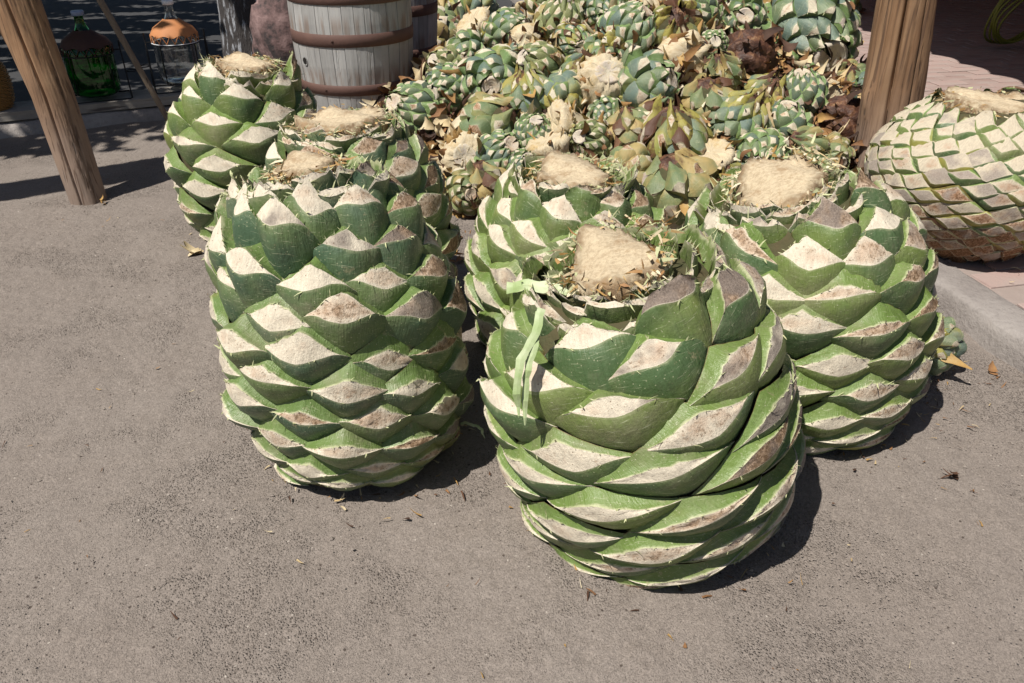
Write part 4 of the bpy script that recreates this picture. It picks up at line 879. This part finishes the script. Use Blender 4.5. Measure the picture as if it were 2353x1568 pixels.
# ================================================================ BARRELS
def barrel(x, y, z0, Rb, H, label, bung=None, yaw=0):
    e_ = empty('barrel', (x, y, z0), label, 'barrel', 'old grey barrels behind the pile'); e_.rotation_euler = (0, 0, yaw)
    Re = Rb*.80; f = lambda z: Re+(Rb-Re)*(1-((z-H/2)/(H/2))**2); n = 26; rng = np.random.default_rng(int(x*100)+900)
    edges = np.cumsum(rng.uniform(.75, 1.25, n)); edges = edges/edges[-1]*2*pi
    for k in range(n):
        a0 = edges[k-1] if k else 0; a1 = edges[k]; g = .0010/Rb; m_ = MB(); zs = np.linspace(0, H, 13); dr = rng.uniform(-.0015, .0015); G = []
        for zz in zs:
            R_ = f(zz)+dr; G.append([((R_-.02)*cos(a0+g), (R_-.02)*sin(a0+g), zz)]+[(R_*cos(a)*q, R_*sin(a)*q, zz) for a, q in ((a0+g, .996), (a0+g*2.5, 1), ((a0+a1)/2, 1), (a1-g*2.5, 1), (a1-g, .996))]+[((R_-.02)*cos(a1-g), (R_-.02)*sin(a1-g), zz)])
        m_.grid(np.array(G), 0, smooth=False); m_.build('stave', [STAVE], e_)
    m_ = MB(); m_.lathe([(.001, .03), (f(.03)-.015, .03)], 32); m_.lathe([(f(H-.03)-.015, H-.03), (.001, H-.03)], 32); m_.lathe([(f(z_)-.022, z_) for z_ in np.linspace(.03, H-.03, 9)], 32); m_.build('barrel_head', [STAVE], e_)
    for zc, hw in ((.045, .024), (.325, .030), (.60, .034), (H-.54, .034), (H-.295, .030), (H-.045, .024)):
        m_ = MB(); m_.lathe([(f(zc-hw)+.0005, zc-hw), (f(zc-hw)+.0035, zc-hw+.0005), (f(zc-hw*.98)+.0038, zc-hw*.98), (f(zc)+.0040, zc), (f(zc+hw*.98)+.0038, zc+hw*.98), (f(zc+hw)+.0035, zc+hw-.0005), (f(zc+hw)+.0005, zc+hw)], 64); m_.build('hoop', [STEEL], e_)
        m_ = MB(); a = -pi/2-.35+rng.normal(0, .4); R_ = f(zc)+.006
        for da in (0, .05): m_.lathe([(.001, .003), (.006, .002), (.008, -.001)], 8, c=(0, 0, 0))
        o = m_.build('rivet', [STEEL], e_); o.rotation_euler = (0, pi/2, a); o.location = (R_*cos(a), R_*sin(a), zc)
    if bung:
        a, zc = bung; R_ = f(zc)+.001; m_ = MB(); m_.lathe([(.024, .0012), (.020, .0016), (.0195, -.001)], 20); o = m_.build('bung_rim', [STAVE], e_); o.rotation_euler = (0, pi/2, a); o.location = (R_*cos(a), R_*sin(a), zc)
        m_ = MB(); m_.lathe([(.001, .0012), (.021, .0012)], 20); o = m_.build('bung_hole_shade', [HOLE_SHADE], e_); o.rotation_euler = (0, pi/2, a); o.location = (R_*cos(a), R_*sin(a), zc)  # dark disc laid on the stave paints the shade inside the hole
    return e_
barrel(-.945, 5.0, 0, .355, 1.36, 'grey weathered barrel with rusty hoops standing left of the pile', bung=(rad(-134), .475))
barrel(-.85, 5.95, 0, .33, 1.36, 'second grey barrel hardly showing behind the first, right side', yaw=1)

# ================================================================ POSTS
def pole(name, pts, rs, mat, label, cat, n=70, knots=(), flat=None, seed=1, cracks=()):
    rng = np.random.default_rng(seed); pts = [Vector(p) for p in pts]; m_ = MB(); base = pts[0]; e_ = empty(name, base, label, cat)
    L = 44; G = []; cum = [0]
    for a, b in zip(pts, pts[1:]): cum.append(cum[-1]+(b-a).length)
    ph = rng.random(6)*6
    for i in range(L):
        s_ = cum[-1]*i/(L-1); k = max(j for j in range(len(cum)) if cum[j] <= s_+1e-9); k = min(k, len(pts)-2); f = (s_-cum[k])/(cum[k+1]-cum[k]); c_ = pts[k].lerp(pts[k+1], f)-base; r_ = rs[k]*(1-f)+rs[k+1]*f
        row = []
        for j in range(n*2):
            a = 2*pi*j/(n*2); rr = r_*(1+.035*sin(2*a+ph[0]+s_*.8)+.025*sin(3*a+ph[1]-s_)+.02*sin(5*a+ph[2]+s_*3)+.008*rng.normal())
            for (ka, ks, kh, kw) in knots:
                da = (a-ka+pi) % (2*pi)-pi; rr += kh*math.exp(-(da/kw)**2-((s_-ks)/(kw*r_*1.6))**2)
            for (ca, cw, cd) in cracks:
                da = (a-ca-.12*sin(s_*2.0+ca)+pi) % (2*pi)-pi; rr -= cd*math.exp(-(da/cw)**2)
            row.append((c_.x+rr*cos(a), c_.y+rr*sin(a), c_.z))
        G.append(row)
    m_.grid(np.array(G), 0, closed=True); m_.add(G[-1], [tuple(range(n*2))], 0, smooth=False); m_.build('shaft', [mat], e_)
    return e_
pole('wooden_post', [(-2.125, 3.80, -.05), (-2.185, 3.86, .5), (-2.262, 3.90, .95), (-2.48, 4.02, 2.6)], [.083, .088, .104, .085], POST, 'round tree-trunk post at the left, leaning over the dirt', 'post', knots=((pi*1.05, .86, .03, .3), (-1.9, .45, .014, .2), (-1.2, .2, .010, .2)), cracks=((-1.45, .05, .014), (-.6, .04, .008)), seed=4)
pb = gnd(2032, 470)
pole('wooden_post', [(1.82, 3.80, .0), (1.815, 3.84, .35), (1.80, 3.86, .62), (1.77, 3.87, 1.0), (1.73, 3.9, 2.8)], [.135, .135, .132, .122, .115], POST, 'thick cracked wooden post at the right, behind the shaved heart', 'post', cracks=((-1.95, .05, .05), (-1.3, .035, .014), (-2.5, .035, .012), (-2.25, .02, .008), (-1.6, .02, .008), (-2.9, .02, .008)), knots=((-2.2, .62, .016, .16), (-2.9, .5, .022, .3), (-1.5, .3, .012, .2)), seed=6)
pole('leaning_pole', [(-2.16, 5.05, 0), (-2.405, 5.0, .78), (-2.9, 4.9, 2.4)], [.018, .021, .022], STICK, 'thin wooden pole leaning between the two demijohns', 'pole', n=5, seed=8)

# ================================================================ DEMIJOHNS
def demijohn(x, y, z0, H, R, glass, lea, cap, label, lit, yaw=0):
    e_ = empty('demijohn', (x, y, z0), label, 'demijohn', 'glass demijohns on the plank'); m_ = MB()
    pf = [(.001, .012), (R*.55, .006), (R*.8, 0), (R*.94, .02), (R, .06), (R, H*.50), (R*.97, H*.58), (R*.80, H*.66), (R*.52, H*.72), (R*.30, H*.77), (R*.20, H*.84), (R*.18, H*.93), (R*.21, H*.94), (R*.21, H*.97)]
    inn = [(max(.0008, r-.005), z+(.006 if i < 3 else 0)) for i, (r, z) in enumerate(pf)]
    m_.lathe(pf+inn[::-1], 40); m_.build('bottle', [glass], e_)
    m_ = MB(); m_.lathe([(.001, H*1.0), (R*.235, H*1.0), (R*.25, H*.99), (R*.25, H*.95), (R*.22, H*.945)], 24); m_.build('cap', [cap], e_)
    m_ = MB(); rng = np.random.default_rng(3); n = 36; G = []
    for q, zz in ((.31, .775), (.55, .725), (.84, .672), (1.0, .60)):
        row = [(R*(q+.02)*cos(2*pi*k/n)*(1.01), R*(q+.02)*sin(2*pi*k/n)*1.01, H*zz+.002-(.012*(k % 4 < 2) if q == 1.0 else 0)) for k in range(n)]; G.append(row)
    m_.grid(np.array(G), 0, closed=True, flip=False); m_.build('leather_collar', [lea], e_)
    for k in range(18):
        a0 = 2*pi*k/18; a1 = 2*pi*(k+(1 if k % 2 else -1)*.55)/18; m_ = MB(); R2 = R*1.03
        m_.tube([(R2*cos(a0), R2*sin(a0), H*.60), (R2*1.0*cos((a0+a1)/2), R2*sin((a0+a1)/2), H*.55), (R2*cos(a1), R2*sin(a1), H*.505)], .0028, 5); m_.tube([(R2*cos(a0), R2*sin(a0), H*.60), (R2*cos(2*a0-a1), R2*sin(2*a0-a1), H*.505)], .0028, 5); m_.build('lacing', [lea], e_)
    m_ = MB(); m_.tube([(R*1.035*cos(a), R*1.035*sin(a), H*.50) for a in np.linspace(0, 2*pi, 37)], .003, 5); m_.build('wire_ring', [IRON if not lit else CAPM], e_)
    return e_
def cradle(x, y, z0, R, H, label, yaw):
    e_ = empty('iron_stand', (x, y, z0), label, 'iron stand', 'black iron tilting stands'); e_.rotation_euler = (0, 0, yaw); w_ = R*1.32; r_ = .0045
    m_ = MB(); c_ = .03; m_.tube([(-w_, -R*.8+c_, .005), (-w_+.01, -R*.8, .005), (w_-.01, -R*.8, .005), (w_, -R*.8+c_, .005), (w_, R*.8-c_, .005), (w_-.01, R*.8, .005), (-w_+.01, R*.8, .005), (-w_, R*.8-c_, .005), (-w_, -R*.8+c_, .005)], r_, 6); m_.build('base_frame', [IRON], e_)
    for sx in (-1, 1):
        for sy in (-1, 1):
            m_ = MB(); m_.tube([(sx*w_, sy*R*.75, .005), (sx*w_*.98, sy*.02, H*.66)], r_, 6); m_.build('upright', [IRON], e_)
        m_ = MB(); m_.tube([(sx*w_*.98, 0, H*.66), (sx*w_*.99, 0, H*.74)], r_*1.3, 6); m_.tube([(sx*w_, 0, H*.62), (sx*R*1.02, 0, H*.62)], r_, 6); m_.build('pivot', [IRON], e_)
        m_ = MB(); cx = sx*(w_+.035); m_.tube([(cx+.035*cos(a), .035*sin(a), H*.33) for a in np.linspace(0, 2*pi, 17)], .004, 6); m_.build('ring_handle', [IRON], e_)
    m_ = MB(); m_.tube([((R+.008)*cos(a), (R+.008)*sin(a), H*.60) for a in np.linspace(0, 2*pi, 33)], r_*.8, 6); m_.build('hoop', [IRON], e_)
    for k in range(4):
        a = pi/4+k*pi/2; m_ = MB(); m_.tube([((R+.008)*cos(a), (R+.008)*sin(a), H*.60), ((R+.008)*cos(a), (R+.008)*sin(a), .05), (.3*R*cos(a), .3*R*sin(a), .022)], r_*.8, 6); m_.build('cage_rod', [IRON], e_)
    return e_
G1 = Vector(lp(.02, .17)); ZP = .131
gx_, gy_ = -2.70, 5.29
demijohn(gx_, gy_, ZP+.03, .505, .148, GGL, LEA_SHADED, CAPB, 'green glass demijohn with leather collar coloured as in shade, in an iron stand', False)
cradle(gx_, gy_, ZP, .148, .47, 'black iron stand cradling the green demijohn', atan2(LD.y, LD.x))
demijohn(-2.235, 5.56, ZP+.05, .51, .144, CGL, LEA, CAPM, 'clear glass demijohn with orange laced leather collar and white cap', True)
cradle(-2.235, 5.56, ZP, .144, .50, 'black iron stand cradling the clear demijohn', atan2(LD.y, LD.x))
# wicker-covered demijohn at the left edge
e_ = empty('wicker_demijohn', (-3.28, 5.03, ZP), 'wicker-wrapped demijohn cut by the left edge, on the plank', 'demijohn')
pf = [(.13, 0), (.155, .05), (.165, .15), (.155, .24), (.12, .31), (.07, .36), (.04, .40), (.035, .46)]
m_ = MB(); m_.lathe([(.001, 0)]+[(r-.008, z) for r, z in pf]+[(.001, .46)], 32); m_.build('bottle', [GGL], e_)
m_ = MB(); zz = np.array([p[1] for p in pf]); rr = np.array([p[0] for p in pf])
for k in range(34):
    z_ = .004+k*.0105; R_ = np.interp(z_, zz, rr); m_.tube([((R_+.003*(1 if (j+k) % 2 else -1))*cos(2*pi*j/30), (R_+.003*(1 if (j+k) % 2 else -1))*sin(2*pi*j/30), z_) for j in range(31)], .0055, 5, cap=False)
tag(m_.build('woven_wicker', [WIC], e_), kind='stuff')
m_ = MB(); a0 = -1.9; m_.grid(np.array([[((np.interp(z_, zz, rr)+.011)*cos(a), (np.interp(z_, zz, rr)+.011)*sin(a), z_) for a in (a0, a0+.1, a0+.2)] for z_ in np.linspace(.12, .36, 8)]), 0); m_.build('leather_strap', [LEA], e_)

# ================================================================ TREE, STONE behind
e_ = empty('shade_tree', (-2.0, 6.5, 0), 'dark tree trunk with pale bark flecks behind the clear demijohn', 'tree')
m_ = MB(); m_.tube([(0, 0, -.1), (.0, .02, .5), (-.03, .05, 1.4), (-.1, .1, 2.4), (-.3, .0, 3.2)], [.27, .235, .215, .2, .16], 22, cap=False); m_.build('trunk', [BARK], e_)
rg = np.random.default_rng(77)
limbs = MB()
for k in range(9):
    a = rg.uniform(2.2, 5.0); L = rg.uniform(1.6, 4.2); limbs.tube([(-.2, 0, 2.6+k*.07), (-.2+cos(a)*L*.5, sin(a)*L*.35, 3.1+rg.random()*.5), (-.2+cos(a)*L, sin(a)*L*.6, 3.4+rg.random()*.8)], [.09, .05, .02], 8)
limbs.build('limbs', [BARK], e_)
m_ = MB(); cot = 1/tan(SUN_EL); k = 0; org = np.array((-2.0, 6.5, 0))
holes = [(rg.uniform(-7, -1.4), rg.uniform(4.6, 12), rg.uniform(.05, .16)) for _ in range(120)]
holes = [h_ for h_ in holes if abs(h_[0]+2.46) > .7 or abs(h_[1]-5.45) > .5]+[(-1.98, 5.77, .22)]
while k < 52000:
    x = rg.uniform(-9.5, -1.25); y = rg.uniform(4.5, 13.0)          # where the leaf's shadow lands
    edge = 4.95+.42*(x+2.3)-(.42 if -3.5 < x < -2.52 else 0)
    if y < edge+rg.normal(0, .22) or (x > -1.75 and y < 5.9+(x+1.6)*2): continue
    if any((x-hx)**2/9+(y-hy)**2 < hr*hr for hx, hy, hr in holes) and rg.random() < .93: k += 1; continue
    h = rg.uniform(2.9, 4.4); p = np.array([x-cos(SUN_AZ)*cot*h, y-sin(SUN_AZ)*cot*h, h])-org
    a = rg.random()*6; s_ = rg.uniform(.05, .10); d1 = np.array([cos(a), sin(a), rg.uniform(-.4, .4)]); d2 = np.array([-sin(a), cos(a), rg.uniform(-.4, .4)])*.55
    m_.add([p-d1*s_, p+d2*s_*.9, p+d1*s_, p-d2*s_*.9], [(0, 1, 2, 3)], 0, None, None, False); k += 1
m_.build('crown', [LEAF], e_)
# boulder
m_ = MB(); nu, nv_ = 36, 24; G = np.zeros((nv_, nu, 3))
for i in range(nv_):
    for j in range(nu):
        ph = pi*i/(nv_-1); th = 2*pi*j/nu; d = np.array([sin(ph)*cos(th), sin(ph)*sin(th), cos(ph)])
        w_ = sum(.06*sin(d @ np.array([2.3*k_, 3.1, 1.7*k_])*1.7+k_)/k_**.5 for k_ in (1, 2, 3, 5, 8)); G[i, j] = d*np.array([.24, .22, .50])*(1+w_)
m_.grid(G, 0, closed=True); o = m_.build('boulder', [STONE]); o.location = (-1.53, 5.75, .40); tag(o, 'pinkish boulder standing between the tree and the barrel', 'boulder')

# ================================================================ ROOFS that shade the far right and the dirt at left
def unshade(x, y, h, z=0): return Vector((x-cos(SUN_AZ)*cot*(h-z), y-sin(SUN_AZ)*cot*(h-z), h))
e_ = empty('porch_roof', (4.5, 8, 0), 'tiled porch roof on the right that shades the far paving', 'roof')
org = Vector((4.5, 8, 0)); s0 = gnd(2352, 196, PZ); s1 = gnd(1925, 52, PZ); hR = 2.3
a_ = unshade(s0.x, s0.y, hR, PZ); b_ = unshade(s1.x, s1.y, hR, PZ); dr = (b_-a_).normalized(); nr = Vector((dr.y, -dr.x, 0))
m_ = MB(); G = []
for s_ in np.arange(-5, 14, .04):
    row = []
    for i, w_ in enumerate((0, .15, 6, 11)):
        p = a_+dr*s_+nr*(w_+(.055*abs(sin(s_*pi/.36)) if i < 2 else 0)); row.append(tuple(p+Vector((0, 0, w_*.12+.04*abs(sin(s_*pi/.36))))-org))
    G.append(row)
m_.grid(np.array(G), 0); m_.build('tiles', [ROOFM], e_)
m_ = MB()
for s0_, w0_ in ((-4, 10.5), (1, 10.5), (6, 10.5)):
    pass
p = a_+dr*4.5+nr*6.5-org; m_.box((p.x, p.y, 1.6), (.15, 11, 1.6), np.array(Matrix.Rotation(atan2(dr.y, dr.x)-pi/2, 3, 'Z')))
p = a_+dr*13+nr*4.5-org; m_.box((p.x, p.y, 1.6), (5.5, .15, 1.75), np.array(Matrix.Rotation(atan2(dr.y, dr.x)-pi/2, 3, 'Z'))); m_.build('shade_wall', [PLAS], e_)  # unseen dark walls added to deepen the shade under the roof
# beam over the left
def bandpt(x, y): return unshade(*gnd(x, y).xy, 2.6)
p0 = bandpt(-260, 480); p1 = bandpt(398, 378); e_ = empty('roof_beam', p0, 'overhead roof beam that throws a dark band over the dirt at left', 'beam')
m_ = MB(); d = p1-p0; L = d.length; ang_ = atan2(d.y, d.x); Rb_ = np.array(Matrix.Rotation(ang_, 3, 'Z'))
c_ = d*.5; m_.box(c_, (L/2, .15, .06), Rb_); m_.build('beam', [POST], e_)
m_ = MB(); q = d*.78; m_.box((q.x, q.y+.10, .09), (L*.2, .09, .03), Rb_); m_.build('board', [POST], e_)
m_ = MB(); m_.tube([(p0.x-p0.x-.1, 0, -2.65), (-.1, 0, 0)], .07, 10); m_.build('support', [POST], e_)

# ================================================================ right edge things
e_ = empty('basket', (2.80, 4.35, PZ), 'brown twig basket cut by the right edge, behind the shaved heart', 'basket')
m_ = MB()
for k in range(13):
    z_ = .01+k*.019; R_ = .13+.03*k/12; m_.tube([((R_+.005*(1 if (j+k) % 2 else -1))*cos(2*pi*j/24), (R_+.005*(1 if (j+k) % 2 else -1))*sin(2*pi*j/24), z_) for j in range(25)], .009, 5, cap=False)
tag(m_.build('woven_twigs', [TWIG], e_), kind='stuff')
m_ = MB()
for k in range(3): m_.tube([((.163+.006*sin(j*1.3+k*2))*cos(2*pi*j/24), (.163+.006*sin(j*1.3+k*2))*sin(2*pi*j/24), .255+.008*k+.006*cos(j*1.3+k*2)) for j in range(25)], .010, 5, cap=False)
m_.build('rim', [TWIG], e_); m_ = MB(); m_.lathe([(.001, .01), (.125, .01)], 20); m_.build('bottom', [TWIG], e_)
m_ = MB(); pc = at_y(2345, 20, 7.0)
for k in range(6):
    R_ = .20+.012*k; m_.tube([(R_*cos(a)+.01*sin(a*3+k), -.05+.02*k+.015*sin(a*2+k), R_*sin(a)) for a in np.linspace(0, 2*pi, 40)], .009, 6)
o = m_.build('rope_coil', [ROPE]); o.location = (pc.x, 7.0, PZ+.27); o.rotation_euler = (.25, 0, .3); tag(o, 'yellow rope coil in deep shade at the top right corner', 'rope')
